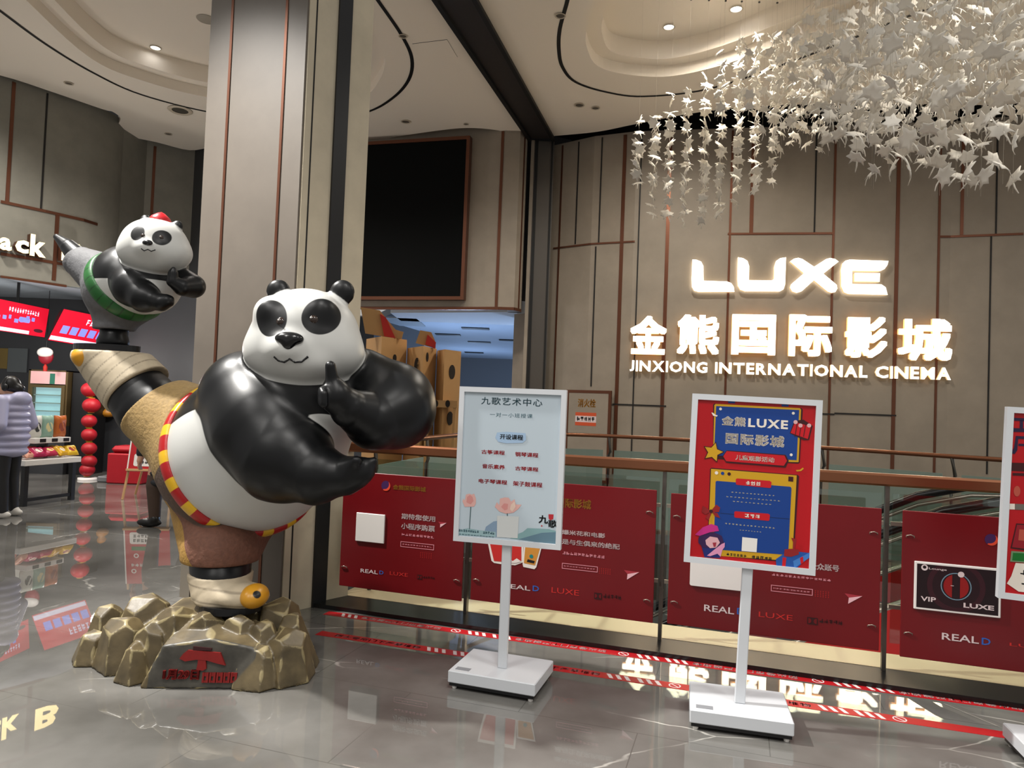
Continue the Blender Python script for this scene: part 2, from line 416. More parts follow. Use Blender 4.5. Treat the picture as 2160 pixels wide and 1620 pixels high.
SOF = 3.24
def floor_mat():
    mt = bpy.data.materials.new('marble_floor'); mt.use_nodes = True; nt = mt.node_tree; b = nt.nodes['Principled BSDF']; L = nt.links.new
    N = lambda t, **k: [setattr(n, a, v) for n in [nt.nodes.new(t)] for a, v in k.items()] and n if k else nt.nodes.new(t)
    tc = nt.nodes.new('ShaderNodeTexCoord'); mp = nt.nodes.new('ShaderNodeMapping'); mp.inputs['Rotation'].default_value = (0, 0, math.radians(18))
    L(tc.outputs['Object'], mp.inputs[0])
    def noise(s, d=6, dist=0.0, src=mp):
        n = nt.nodes.new('ShaderNodeTexNoise'); n.inputs['Scale'].default_value = s; n.inputs['Detail'].default_value = d; n.inputs['Distortion'].default_value = dist
        L(src.outputs[0], n.inputs['Vector']); return n
    def rng(x, a, c, lo=0.0, hi=1.0):
        r = nt.nodes.new('ShaderNodeMapRange'); r.inputs[1].default_value = a; r.inputs[2].default_value = c; r.inputs[3].default_value = lo; r.inputs[4].default_value = hi; L(x, r.inputs[0]); return r.outputs[0]
    def op(o, a, c):
        q = nt.nodes.new('ShaderNodeMath'); q.operation = o
        for i, x in enumerate((a, c)):
            if isinstance(x, (int, float)): q.inputs[i].default_value = x
            else: L(x, q.inputs[i])
        return q.outputs[0]
    cr = nt.nodes.new('ShaderNodeValToRGB'); L(noise(1.3, 8).outputs['Fac'], cr.inputs[0])
    cr.color_ramp.elements[0].position = .35; cr.color_ramp.elements[0].color = lin('#575551'); cr.color_ramp.elements[1].position = .68; cr.color_ramp.elements[1].color = lin('#7b7975')
    # thin pale veins: places where a stretched, bent noise crosses one value
    st = nt.nodes.new('ShaderNodeMapping'); st.inputs['Scale'].default_value = (.5, 1.5, 1); st.inputs['Rotation'].default_value = (0, 0, .8); L(tc.outputs['Object'], st.inputs[0])
    n1 = nt.nodes.new('ShaderNodeTexVoronoi'); n1.feature = 'DISTANCE_TO_EDGE'; n1.inputs['Scale'].default_value = .85
    dn = noise(2.2, 4, 0, st); ad = nt.nodes.new('ShaderNodeVectorMath'); ad.operation = 'MULTIPLY_ADD'; L(dn.outputs['Color'], ad.inputs[0]); ad.inputs[1].default_value = (.22, .22, .22); L(st.outputs[0], ad.inputs[2]); L(ad.outputs[0], n1.inputs['Vector'])
    v = rng(n1.outputs['Distance'], 0.0015, .006, 1, 0)
    v = op('MULTIPLY', v, rng(noise(1.3, 3).outputs['Fac'], .5, .66))
    # grout
    br = nt.nodes.new('ShaderNodeTexBrick'); L(mp.outputs[0], br.inputs['Vector']); br.inputs['Scale'].default_value = 1.0
    br.inputs['Brick Width'].default_value = 1.2; br.inputs['Row Height'].default_value = .8; br.inputs['Mortar Size'].default_value = .0025; br.inputs['Mortar Smooth'].default_value = 0
    m1 = nt.nodes.new('ShaderNodeMix'); m1.data_type = 'RGBA'; L(v, m1.inputs[0]); L(cr.outputs[0], m1.inputs[6]); m1.inputs[7].default_value = lin('#cfccc4')
    m2 = nt.nodes.new('ShaderNodeMix'); m2.data_type = 'RGBA'; L(br.outputs['Fac'], m2.inputs[0]); L(m1.outputs[2], m2.inputs[6]); m2.inputs[7].default_value = lin('#5a5854')
    L(m2.outputs[2], b.inputs['Base Color']); b.inputs['Roughness'].default_value = .013; b.inputs['Specular IOR Level'].default_value = .75
    return mt
M_floor = floor_mat()

# the line of the escalator void: kerb, ledge, rail
K0 = V3((-1.32, 5.28, 0)); KU = V3((.951, -.309, 0)).normalized(); KN = V3((.309, .951, 0)).normalized()
def K(u, n, z=0): return K0 + KU * u + KN * n + V3((0, 0, z))
FK = Fr(K0, KU, (0, 0, 1))                      # u along the rail, v up, normal towards the camera
RN = .25                                         # rail plane behind the kerb front
FR = Fr(K(0, RN), KU, (0, 0, 1))
# far rail of the void, seen behind the near one
FARR = [(-1.12, 5.55), (-.8, 6.9), (-.35, 8.2), (.74, 9.15), (2.13, 8.9), (3.55, 8.1), (4.75, 7.0), (6.2, 5.6)]
FARS = [(p.x, p.y) for p in spline(FARR, 5)]
void = [tuple(K(-.02, .6)[:2])] + [p for p in FARS if (V3((p[0], p[1], 0)) - K0).dot(KN) > .66] + [tuple(K(7.4, .6)[:2])]
b = MB(); b.prism(WORLD, [(-13, -4), (9.5, -4), (9.5, 13.6), (9, 31), (-13, 31)], -.12, 0, M_floor, holes=[void]); b.build('floor', kind='structure')
b = MB(); b.prism(WORLD, [(-3, 3), (10, 2.5), (10, 13.5), (-3, 13.5)], -4.6, -4.5, mat('lower_floor', '#6b6762', .2)); b.build('floor_lower', kind='structure')
b = MB(); b.wallstrip([(p[0], p[1]) for p in FARS], -4.5, -.12, mat('void_lining', '#57524c', .6, var=.1)); b.build('wall_void', kind='structure')

# cinema wall (gently curved), its panel joints
WA, WB = P(1330, 700, 12.2), P(2000, 730, 11.3)
CW = [(.5, 13.1), (1.3, 12.5), (WA.x, WA.y)] + [(WA.x + (WB.x - WA.x) * t, WA.y + (WB.y - WA.y) * t) for t in (.5, 1)] + [(7.9, 10.95), (9.4, 10.1)]
b = MB(); b.wallstrip(CW, -4.5, 6.38, M_conc, back=.2); b.build('wall_right', kind='structure')
def wall_lines(name, wall, vert, horiz, sink=.012):
    b = MB()
    for px, y0, y1, w, c in vert:
        ym = (y0 + y1) / 2; q = onwall(px, ym, wall)
        if q is None: continue
        top, bot = P(px, y0, q.y).z, P(px, y1, q.y).z
        # direction of the wall here
        sg = min(zip(wall, wall[1:]), key=lambda s: abs((q.x - s[0][0]) * (s[1][1] - s[0][1]) - (q.y - s[0][1]) * (s[1][0] - s[0][0])) + (0 if min(s[0][0], s[1][0]) - .01 <= q.x <= max(s[0][0], s[1][0]) + .01 else 9))
        t = V3((sg[1][0] - sg[0][0], sg[1][1] - sg[0][1], 0)).normalized()
        if t.x < 0: t = -t
        fr = Fr((q.x, q.y, 0), t, (0, 0, 1))
        b.box(fr, -w / 2, w / 2, bot, min(top, 6.34), -.02, sink, c)
    for x0, y0, x1, y1, w, c in horiz:
        a, e = onwall(x0, y0, wall), onwall(x1, y1, wall)
        if a is None or e is None: print('LINE MISSES', name, x0, x1); continue
        z = (a.z + e.z) / 2
        pts = [a] + [V3((p[0], p[1], z)) for p in wall if min(a.x, e.x) < p[0] < max(a.x, e.x)] + [e]
        for p, q in zip(pts, pts[1:]):
            fr = Fr((p.x, p.y, z), V3((q.x - p.x, q.y - p.y, 0)), (0, 0, 1)); b.box(fr, 0, (V3((q.x - p.x, q.y - p.y))).length, -w / 2, w / 2, -.02, sink + .002, c)
    return b.build(name, kind='structure')
C, G = M_copper, M_gap
wall_lines('trim_1', CW, [
    (1218, 285, 515, .02, G), (1267, 280, 515, .02, G), (1308, 240, 1000, .06, C), (1343, 240, 1000, .022, G), (1404, 240, 1000, .06, C),
    (1252, 520, 815, .022, G), (1175, 290, 1000, .03, C), (1536, 230, 1000, .035, C), (1588, 220, 493, .06, C), (1721, 215, 493, .022, G), (1755, 215, 1000, .035, C),
    (1890, 215, 1000, .055, C), (1978, 215, 1000, .035, C), (2031, 215, 496, .045, C), (2103, 215, 496, .022, G), (2086, 496, 1000, .022, G)],
    [(1168, 522, 1339, 512, .03, C), (1535, 493, 1757, 493, .035, C), (1979, 497, 2158, 496, .035, C), (1292, 853, 1405, 856, .022, G), (1536, 873, 1760, 866, .022, G), (1760, 872, 1890, 876, .022, G)])
b = MB(); b.wallstrip([(.05, 12.9), (.95, 13.3)], SOF, 6.6, M_dark); b.wallstrip([(CW[0][0] - .1, CW[0][1] + .6), (9.9, 10.9)], 6.0, 6.9, M_slot); b.build('wall_recess', kind='structure')

# shutter channel where the dark ceiling beam comes down
c0, c1 = P(1124, 400, 12.75), P(1166, 400, 12.75)
frc = Fr((c0.x, c0.y, 0), (1, 0, 0), (0, 0, 1)); w = c1.x - c0.x
b = MB(); b.box(frc, 0, w, 0, 6.35, -.5, 0, mat('channel_grey', '#55504b', .4, .3)); b.box(frc, .02, .07, 0, 6.35, 0, .02, M_slot); b.box(frc, w - .05, w - .02, 0, 6.35, 0, .02, M_slot); b.box(frc, -.06, 0, 0, 6.35, -.3, .03, M_conc)
b.build('trim_2', kind='structure')

# ---- bulkheads: left snack counter side and the middle, both hang to z 3.24
w0, w1 = PZ(-150, 140, CEIL), PZ(0, 162, CEIL)
LW = [(w0.x - 1.2, w0.y - 1.4), (w0.x, w0.y), (w1.x, w1.y)] + [tuple(PZ(x, y, CEIL)[:2]) for x, y in ((110, 199), (190, 228))]
e = PZ(218, 240, CEIL); LW += [(e.x - .03, e.y + .05), (e.x + .05, e.y + .35), (e.x - .02, e.y + .7)]
LW2 = [(e.x - .02, e.y + .7), tuple(P(300, 500, 13.7)[:2]), tuple(P(402, 500, 14.2)[:2])]
b = MB(); b.wallstrip(LW, SOF, CEIL + .1, M_conc_l, smooth=True); b.build('wall_left', kind='structure')
b = MB(); b.wallstrip(LW2, SOF, CEIL + .1, M_conc_l); b.build('wall_left_rear', kind='structure')
b = MB(); d0 = P(402, 500, 14.2); d1 = P(460, 500, 13.2); b.wallstrip([tuple(d0[:2]), tuple(d1[:2]), (d1.x + 1.5, d1.y - .3)], SOF - .2, CEIL + .1, M_dark); b.build('wall_corner', kind='structure')
wall_lines('trim_3', LW, [(22, 165, 430, .05, C), (93, 195, 445, .025, G), (117, 452, 592, .06, C)],
           [(1, 430, 205, 469, .045, C), (1, 534, 140, 560, .045, C), (1, 584, 140, 603, .035, C)])
wall_lines('trim_4', LW2, [(322, 300, 510, .05, C)], [(226, 499, 330, 512, .04, C)])
MW = [tuple(P(620, 450, 13.6)[:2]), tuple(P(770, 450, 13.0)[:2]), tuple(P(905, 450, 12.7)[:2]), tuple(P(985, 450, 12.5)[:2]), tuple(P(1060, 450, 12.32)[:2])]
q = P(1106, 450, 12.45); MW += [(q.x - .12, q.y - .14), (q.x, q.y + .05), (q.x + .02, q.y + .5)]
b = MB(); b.wallstrip(MW, SOF, CEIL + .1, M_conc, back=.25, smooth=False); b.build('wall_centre', kind='structure')
wall_lines('trim_5', MW, [(1054, 275, 652, .05, C), (1100, 290, 655, .03, C)], [(640, 652, 1098, 655, .05, C)])
# jambs and the corridor beyond
b = MB(); j = P(1082, 740, 13.2); k = P(1124, 740, 12.9)
b.wallstrip([(j.x, j.y + .5), (j.x, j.y), (k.x, k.y)], 0, SOF + .1, M_conc); b.build('wall_jamb', kind='structure')
M_cc = mat('corridor_ceiling', '#9aa3b0', .8, var=.06, scale=.7)
b = MB(); b.prism(WORLD, [(-2.3, 14.6), (8, 14.6), (9, 30.5), (-9, 30.5)], 3.45, 3.6, M_cc)
b.prism(WORLD, [(-2.4, 13.7), (-1.2, 13.3), (.05, 12.85), (.3, 13.0), (.3, 15), (-2.4, 15)], SOF, 3.45, mat('corridor_soffit', '#c9ced6', .8)); b.build('ceiling_corridor', kind='structure')
b = MB(); b.box(WORLD, -9, 9, 29.5, 29.7, 0, 3.5, mat('corridor_end', '#5c5c5e', .8)); b.build('wall_corridor', kind='structure')
# snack counter shell
KB = 13.5
M_kio = mat('counter_wall', '#313235', .4, var=.05, scale=3)
b = MB(); b.wallstrip([(-13, KB), (-5.55, KB), (-5.55, KB + .001)], 0, 3.5, M_kio); b.build('wall_counter', kind='structure')
b = MB(); b.wallstrip([(-5.55, KB + .0), (-5.4, KB - .3), (-2.9, KB + 1.2), (-2.2, KB + 4)], 0, SOF + .02, mat('counter_side', '#3d3e40', .5)); b.build('wall_counter_side', kind='structure')
b = MB(); b.prism(WORLD, [(-13, 8)] + [(x, y) for x, y in LW] + [LW2[1], (-5.2, 14.5), (-2, 14.5), (-2, 16), (-13, 16)], SOF, SOF + .02, mat('counter_soffit', '#8b939b', .6)); b.build('ceiling_counter', kind='structure')

# ---- ceiling with its curved recesses and black slots
def cpt(x, y): q = PZ(x, y, CEIL); return (q.x, q.y)
recL = [cpt(x, y) for x, y in ((55, 0), (190, 122), (300, 170), (450, 207), (640, 222), (760, 205), (800, 170), (812, 125), (795, 80), (765, 0))]
recL = [cpt(-180, -330), cpt(-50, -110)] + recL + [(recL[-1][0] - .3, recL[-1][1] - 2.2)]
recL = [(p.x, p.y) for p in spline(recL, 5, True)]
recR = [cpt(x, y) for x, y in ((1255, 0), (1238, 60), (1238, 100), (1262, 140), (1330, 158), (1420, 160), (1540, 132), (1690, 75), (1830, 20))]
recR = [(recR[0][0] + .3, recR[0][1] - 1.9)] + recR + [(recR[-1][0] - .2, recR[-1][1] - 1.6)]
recR = [(p.x, p.y) for p in spline(recR, 5, True)]
edge = [cpt(x, y) for x, y in ((-400, 60), (-150, 130), (0, 159), (110, 194), (215, 230), (238, 236), (254, 250), (248, 268), (262, 285), (330, 300), (400, 317), (447, 309))]
edge2 = [cpt(x, y) for x, y in ((560, 318), (775, 298), (840, 288), (920, 276), (985, 270), (1050, 275), (1125, 292), (1168, 287), (1260, 278), (1340, 262), (1480, 236), (1640, 222), (1850, 219), (2100, 222))]
out = [(p.x, p.y) for p in spline(edge, 4)] + [(p.x, p.y) for p in spline(edge2, 4)]
out += [(10.5, 9.5), (10.5, 6.2), (-12.5, 6.2)]
b = MB(); b.prism(WORLD, out, CEIL + .3, CEIL, M_ceil, holes=[recL, recR])
for rec, s in ((recL, .93), (recR, .93)):
    n = len(rec); ar = sum(rec[i - 1][0] * rec[i][1] - rec[i][0] * rec[i - 1][1] for i in range(n)); inn = []
    for i in range(n):
        t = V3((rec[(i + 1) % n][0] - rec[i - 1][0], rec[(i + 1) % n][1] - rec[i - 1][1], 0)).normalized() * (.2 if ar > 0 else -.2); inn.append((rec[i][0] - t.y, rec[i][1] + t.x))
    b.add([(x, y, CEIL + .16) for x, y in rec] + [(x, y, CEIL + .16) for x, y in inn], [(i, (i + 1) % n, n + (i + 1) % n, n + i) for i in range(n)], M_ceil)
    b.add([(x, y, CEIL + .16) for x, y in inn] + [(x, y, CEIL + .42) for x, y in inn], [(i, (i + 1) % n, n + (i + 1) % n, n + i) for i in range(n)], M_ceil, True)
    b.prism(WORLD, inn, CEIL + .42, CEIL + .42, M_ceil)
b.build('ceiling', kind='structure')
b = MB(); b.prism(WORLD, [(-14, 6.2), (11, 6.2), (11, 16), (-14, 16)], CEIL + .5, CEIL + .55, M_slot); b.build('ceiling_upper', kind='structure')
def slot(name, pts, w=.05, closed=False):
    p = spline([cpt(*q) for q in pts], 6, closed); b = MB(); n = len(p); vs = []
    for i, q in enumerate(p):
        t = (p[(i + 1) % n] - p[i - 1]) if closed else (p[min(i + 1, n - 1)] - p[max(i - 1, 0)])
        t.normalize(); vs += [(q.x - t.y * w / 2, q.y + t.x * w / 2, CEIL - .004), (q.x + t.y * w / 2, q.y - t.x * w / 2, CEIL - .004)]
    b.add(vs, [(2 * i, 2 * ((i + 1) % n), 2 * ((i + 1) % n) + 1, 2 * i + 1) for i in range(n if closed else n - 1)], M_slot)
    return b.build(name, kind='structure')
slot('trim_6', [(-60, -25), (0, 22), (100, 95), (200, 155), (300, 200), (450, 238), (600, 257), (700, 253), (780, 234), (830, 205), (862, 168), (869, 125), (848, 75), (797, 0), (770, -40)])
slot('trim_7', [(1203, -40), (1197, 0), (1181, 60), (1179, 105), (1187, 142), (1215, 173), (1280, 194), (1360, 203), (1500, 186), (1700, 118), (1900, 40), (2000, 0)])
# dark shutter beam across the ceiling
bm = [cpt(925, 0), cpt(1012, 0), cpt(1168, 289), cpt(1118, 289)]
t = V3((bm[0][0] - bm[3][0], bm[0][1] - bm[3][1], 0)).normalized() * 2.2
b = MB(); bb = [(bm[0][0] + t.x, bm[0][1] + t.y), (bm[1][0] + t.x, bm[1][1] + t.y), bm[2], bm[3]]
b.prism(WORLD, bb, CEIL + .1, CEIL - .03, mat('shutter_beam', '#2b2625', .5))
for (a, c) in ((bb[0], bb[3]), (bb[1], bb[2])):
    f = Fr((a[0], a[1], CEIL - .03), V3((c[0] - a[0], c[1] - a[1], 0)), (0, 0, -1)); b.box(f, 0, (V3(c) - V3(a)).length, 0, .05, -.03, .03, M_slot)
b.build('trim_8', kind='structure')

# ---- pillar
PA, PB, PC = V3((-2.45, 5.45, 0)), V3((-1.6, 5.12, 0)), V3((-1.215, 5.56, 0))
pp = [PA, PB, PC, PC + V3((-.35, .75, 0)), PA + V3((.25, .8, 0))]
b = MB(); b.prism(WORLD, [tuple(p[:2]) for p in pp], 0, CEIL + .1, M_pill)
f1 = Fr(PA, PB - PA, (0, 0, 1)); L1 = (PB - PA).length; f2 = Fr(PB, PC - PB, (0, 0, 1)); L2 = (PC - PB).length
b.box(f2, .015, L2 - .003, 0, CEIL, 0, .012, M_beige); b.build('pillar', kind='structure')  # right face in a lighter beige than the front
b = MB()
for t in (.235, .8): b.box(f1, L1 * t - .011, L1 * t + .011, .02, CEIL, -.02, .006, M_copper)
b.box(f2, L2 * .115, L2 * .135, 0, CEIL, .011, .014, M_gap); b.box(f2, L2 * .44, L2 * .64, 0, CEIL, .0, .03, M_black)
b.box(f1, -.005, .09, 0, 1.1, 0, .012, M_steel); b.build('trim_9', kind='structure')
# ================================================================ VOID EDGE: kerb, ledge, rails, glass, escalator
b = MB(); b.box(FK, -.08, 7.4, 0, .03, -.3, 0, mat('kerb_black', '#0d0d0e', .3)); b.build('trim_10', kind='structure')
b = MB(); b.box(FK, -.05, 7.4, 0, .032, -.6, -.29, mat('ledge_stone', '#d2c09c', .3)); b.build('trim_11', kind='structure')
M_bronze = mat('bronze_rail', '#8a5a40', .28, .75)
M_glass = glass('clear_glass', '#cfe3da', .10)
M_frost = glass('frosted_glass', '#a9bbb0', .12, .1, .55)
t = thing('railing', K(2.6, RN, .03), 'near bronze-topped glass railing behind the red poster panels', 'railing')
UE = 7.3
b = MB(); b.box(FR, -.02, UE, 1.145, 1.22, -.03, .035, M_bronze, .012); b.build('handrail', t, label='bronze flat handrail')
posts = [FR.uv(p, 1200)[0] for p in (985, 1396, 1868)] + [5.2, 6.6]
M_post = mat('post_steel', '#6f6a63', .3, .8)
for u in posts:
    b = MB(); b.box(FR, u - .012, u + .012, .03, 1.15, -.03, .012, M_post); b.build('post', t)
for a, c in zip([-.02] + posts, posts + [UE]):
    b = MB(); b.box(FR, a + .03, c - .03, .2, 1.1, -.006, .006, M_glass); b.build('glass_pane', t)
    for v in (.42, .92):
        b = MB()
        for e, s in ((a, 1), (c, -1)):
            b.box(FR, min(e + s * .02, e + s * .16), max(e + s * .02, e + s * .16), v - .012, v + .012, .006, .02, M_steel)
        b.build('glass_clamp', t)
# far rail
fr3 = [V3((p[0], p[1], 0)) for p in FARS]
t = thing('railing', (.74, 9.15, 0), 'thin copper-topped curved railing across the escalator void', 'railing')
b = MB(); b.tube([p + V3((0, 0, 1.2)) for p in fr3], .024, M_bronze, 8); b.build('handrail', t, label='thin copper handrail')
for i in range(1, len(fr3) - 1, 4):
    b = MB(); b.tube([fr3[i], fr3[i] + V3((0, 0, .95)), fr3[i] + V3((0, 0, 1.0)) + V3((.02, -.03, 0)), fr3[i] + V3((0, 0, 1.19))], .018, M_post, 6); b.build('post', t)
for i in range(1, len(fr3) - 5, 4):
    b = MB(); q = [fr3[k] for k in range(i, i + 5)]; q[0] = q[0].lerp(q[1], .25); q[-1] = q[-1].lerp(q[-2], .25)
    b.wallstrip([(p.x, p.y) for p in q], .06, 1.02, M_frost, back=.012); b.build('glass_pane', t, label='pale green frosted glass pane')
# escalator in the void
E0, ED = V3((3.9, 5.75, 0)), V3((-.9, .36, 0)).normalized(); EN = V3((ED.y, -ED.x, 0)); EN = EN if EN.y > 0 else -EN
def epath(z0, z1f):
    prof = [(-2.2, 0), (-.6, 0), (-.1, -.03), (.35, -.16), (.8, -.39), (5.2, -2.95), (7.4, -4.2)]
    return [E0 + ED * s + V3((0, 0, z0 + dz)) for s, dz in prof]
t = thing('escalator', E0 + V3((-3, 1.4, -4.4)), 'escalator with black handrails going down behind the red poster panels', 'escalator')
M_red = mat('red_reflection', '#b51f1c', .35)  # red side added to stand for red reflections from the lower level
for off in (0, 1.25):
    b = MB(); b.tube([p + EN * off for p in epath(.97, 0)], .042, mat('rubber_black', '#0b0b0c', .25), 10); b.build('handrail', t, label='black rubber handrail')
    lo = [p + EN * off for p in epath(.32, 0)]; hi = [p + EN * off for p in epath(.93, 0)]; bt = [p + EN * off for p in epath(-.5, 0)]; n = len(lo)
    b = MB(); b.add(lo + hi, [(i, i + 1, n + i + 1, n + i) for i in range(n - 1)], M_glass); b.build('balustrade_glass', t)
    b = MB()
    for d in (-.03, .03): b.add([p + EN * d for p in bt] + [p + EN * d for p in lo], [(i, i + 1, n + i + 1, n + i) for i in range(n - 1)], M_red if d < 0 else M_steel)
    b.tube(lo, .035, M_steel, 6); b.tube([p - V3((0, 0, .05)) for p in hi], .02, M_steel, 6); b.build('skirt', t, label='side reddened for lower-level reflections, with steel edge')
b = MB(); st = mat('step_grey', '#4a4a4c', .4, .6)
for i in range(26):
    s = .5 + i * .27; z = -.25 - i * .157
    f = Fr(E0 + ED * s + V3((0, 0, z)), ED, EN); b.box(f, 0, .3, .08, 1.17, -.16, 0, st) if f.n.z > 0 else b.box(f, 0, .3, .08, 1.17, 0, .16, st)
b.build('steps', t)

# ================================================================ RED POSTER PANELS on the railing
M_pan = mat('panel_red', '#6a0c13', .33, var=.08, scale=1.5)
M_pw, M_pgold, M_pink = mat('print_white', '#d8c6c6', .5), mat('print_gold', '#9a6a24', .4), mat('print_pink', '#d98b96', .5)
M_blue, M_pr, M_pd = mat('print_blue', '#2f5fb4', .5), mat('print_red', '#c62a26', .5), mat('print_dark', '#330a0d', .5)
M_wb, M_ink, M_purp = mat('white_board', '#e6e2dd', .4), mat('ink_black', '#101012', .5), mat('print_purple', '#3c1a4e', .5)
FP = Fr(K(0, -.03), KU, (0, 0, 1))     # boards set forward so the sign's floor reflection passes; standoff arms added
def z4(x, y): return FP.uv(680 + x / 2.919, 980 + y / 2.919)
def z5(x, y): return FP.uv(1400 + x / 2.842, 1020 + y / 2.842)
def bx(z, a, c, d, e): p, q = z(a, c), z(d, e); return p[0], q[1], q[0], p[1]        # u0 v0 u1 v1
T0 = .010
def panel(label, x0, y0, x1, y1):
    a, c = FP.uv(x0, y0), FP.uv(x1, y1)
    v0, v1 = c[1], a[1]; print('PANEL', a, c)
    t = thing('advert_poster', FP.p((a[0] + c[0]) / 2, v0), label, 'poster', 'red poster panels along the railing')
    b = MB(); b.box(FP, a[0], c[0], v0, v1, -.004, .008, M_pan, .003); bd = b.build('board', t)
    for u in (a[0] + .04, c[0] - .04):
        for v in (v0 + .14, v1 - .14):
            k = MB(); k.tube([FP.p(u - .02, v - .008, .008), FP.p(u - .02, v, .016), FP.p(u, v + .006, .018), FP.p(u + .02, v - .002, .014), FP.p(u + .02, v - .01, .008)], .0035, M_steel, 5); k.build('clip', t)
    for u in (a[0] + .12, c[0] - .12):
        b = MB(); b.tube([FP.p(u, v1 - .06, -.004), FP.p(u, v1 - .06, -.275)], .009, M_steel, 8); b.build('standoff', t, label='added thin steel standoff arm')
    return t
def sub_print(t, name, fill):
    b = MB(); fill(b); return b.build(name, t)
def real_d(t, z, r, d):
    def f(b):
        u0, v0, u1, v1 = bx(z, *r); b.glyphs(FP, 'REAL', u0, v0, u1, v1, T0, M_pw, bold=.012)
    sub_print(t, 'lettering', f)
    def g(b):
        u0, v0, u1, v1 = bx(z, *d); b.glyphs(FP, 'D', u0, v0, u1, v1, T0, M_blue, bold=.015)
    sub_print(t, 'lettering', g)
def luxe_red(t, z, r, dol, mk):
    sub_print(t, 'lettering', lambda b: b.glyphs(FP, 'LUXE', *bx(z, *r), T0, M_pr))
    def g(b):
        u0, v0, u1, v1 = bx(z, *dol); b.prism(FP, [(u0, v0), (u1, v0), (u1, v1), (u0, v1)], T0, T0, M_pd)
        c = (u1 - u0) / 2; m = (v0 + v1) / 2
        for k in (0, 1):
            e = u0 + c * k + c * .2; q = [(e, m - c * .55)] + [(e + c * .6 * math.cos(x), m + c * .55 * math.sin(x)) for x in (-1, -.5, 0, .5, 1)] + [(e, m + c * .55)]
            if k: q = [(2 * u0 + 3 * c - x, y) for x, y in q]
            b.prism(FP, q, T0 + .001, T0 + .001, M_pan)
        b.marks(FP, 5, *bx(z, *mk), T0, M_pd, 4)
    sub_print(t, 'emblem', g)
def boxed(t, z, r, dots=None, seed=2):
    def f(b):
        u0, v0, u1, v1 = bx(z, *r); e = .004
        b.prism(FP, [(u0, v0), (u1, v0), (u1, v1), (u0, v1)], T0, T0, M_pink, holes=[[(u0 + e, v0 + e), (u1 - e, v0 + e), (u1 - e, v1 - e), (u0 + e, v1 - e)]])
        b.marks(FP, 11, u0 + .01, v0 + .015, u1 - .015, v1 - .015, T0, M_pink, seed)
        if dots:
            a0, b0, a1, b1 = bx(z, *dots)
            for i in range(6):
                for j in range(4): b.quad(FP, a0 + (a1 - a0) * i / 6, a0 + (a1 - a0) * i / 6 + .004, b0 + (b1 - b0) * j / 4, b0 + (b1 - b0) * j / 4 + .004, T0, M_pr)
    sub_print(t, 'small_print', f)
def dart(t, z, pts):
    def f(b):
        q = [z(*p) for p in pts]; b.prism(FP, [q[0], q[1], q[2]], T0, T0, mat('dart_dark', '#a5303c', .5)); b.prism(FP, [q[2], q[1], q[3]], T0, T0, mat('dart_light', '#e7b6bd', .5))
    sub_print(t, 'paper_dart', f)
def crest(t, z, x, y, r, txt):
    def f(b):
        u, v = z(x, y); k = abs(z(x + r, y)[0] - u)
        b.prism(FP, circ(u, v, k), T0, T0, M_purp)
        b.prism(FP, [(u + k * math.cos(a), v + k * math.sin(a)) for a in np.linspace(-2.2, .9, 14)] + [(u - k * .25 + k * .95 * math.cos(a), v + k * .3 + k * .95 * math.sin(a)) for a in np.linspace(.45, -1.75, 14)], T0 + .001, T0 + .001, mat('crest_orange', '#d9472b', .5))
        if txt: b.glyphs(FP, '金熊国际影城', *bx(z, *txt), T0, M_pgold, bold=.02)
    sub_print(t, 'crest', f)
# first panel
t = panel('red poster panel left of the white music-lesson sign, beside the grey pillar', 727, 993, 974, 1268)
crest(t, z4, 395, 130, 28, (440, 122, 640, 168))
def f(b):
    u0, v0, u1, v1 = bx(z4, 218, 292, 385, 485); b.box(FP, u0, u1, v0, v1, .008, .02, M_wb, .003)
sub_print(t, 'white_tile', f)
sub_print(t, 'lettering', lambda b: b.glyphs(FP, '期待您使用', *bx(z4, 492, 298, 698, 352), T0, M_pw, bold=.02))
sub_print(t, 'lettering', lambda b: b.glyphs(FP, '小程序购票', *bx(z4, 490, 356, 695, 414), T0, M_pw, bold=.02))
sub_print(t, 'small_print', lambda b: b.marks(FP, 9, *bx(z4, 490, 420, 692, 456), T0, M_pink, 7))
boxed(t, z4, (486, 470, 690, 526), (608, 532, 684, 578)); dart(t, z4, [(716, 350), (768, 357), (729, 366), (728, 386)])
real_d(t, z4, (240, 638, 345, 674), (356, 650, 380, 676)); luxe_red(t, z4, (420, 655, 530, 690), (588, 675, 618, 706), (622, 682, 695, 706))
# second panel
t = panel('red poster panel behind the white music-lesson sign, with a popcorn bucket picture', 1003, 1006, 1377, 1314)
crest(t, z4, 1290, 200, 28, (1335, 192, 1655, 276))
sub_print(t, 'lettering', lambda b: b.glyphs(FP, '爆米花和电影', *bx(z4, 1478, 398, 1742, 452), T0, M_pw, bold=.02))
sub_print(t, 'lettering', lambda b: b.glyphs(FP, '是与生俱来的绝配', *bx(z4, 1478, 454, 1832, 522), T0, M_pw, bold=.02))
sub_print(t, 'small_print', lambda b: b.marks(FP, 11, *bx(z4, 1478, 532, 1740, 578), T0, M_pink, 8))
boxed(t, z4, (1478, 603, 1696, 662), (1706, 628, 1784, 676), 3); dart(t, z4, [(1858, 647), (1952, 660), (1880, 672), (1877, 706)])
real_d(t, z4, (1118, 728, 1282, 775), (1298, 742, 1336, 780)); luxe_red(t, z4, (1414, 752, 1582, 806), (1676, 785, 1722, 830), (1730, 792, 1842, 832))
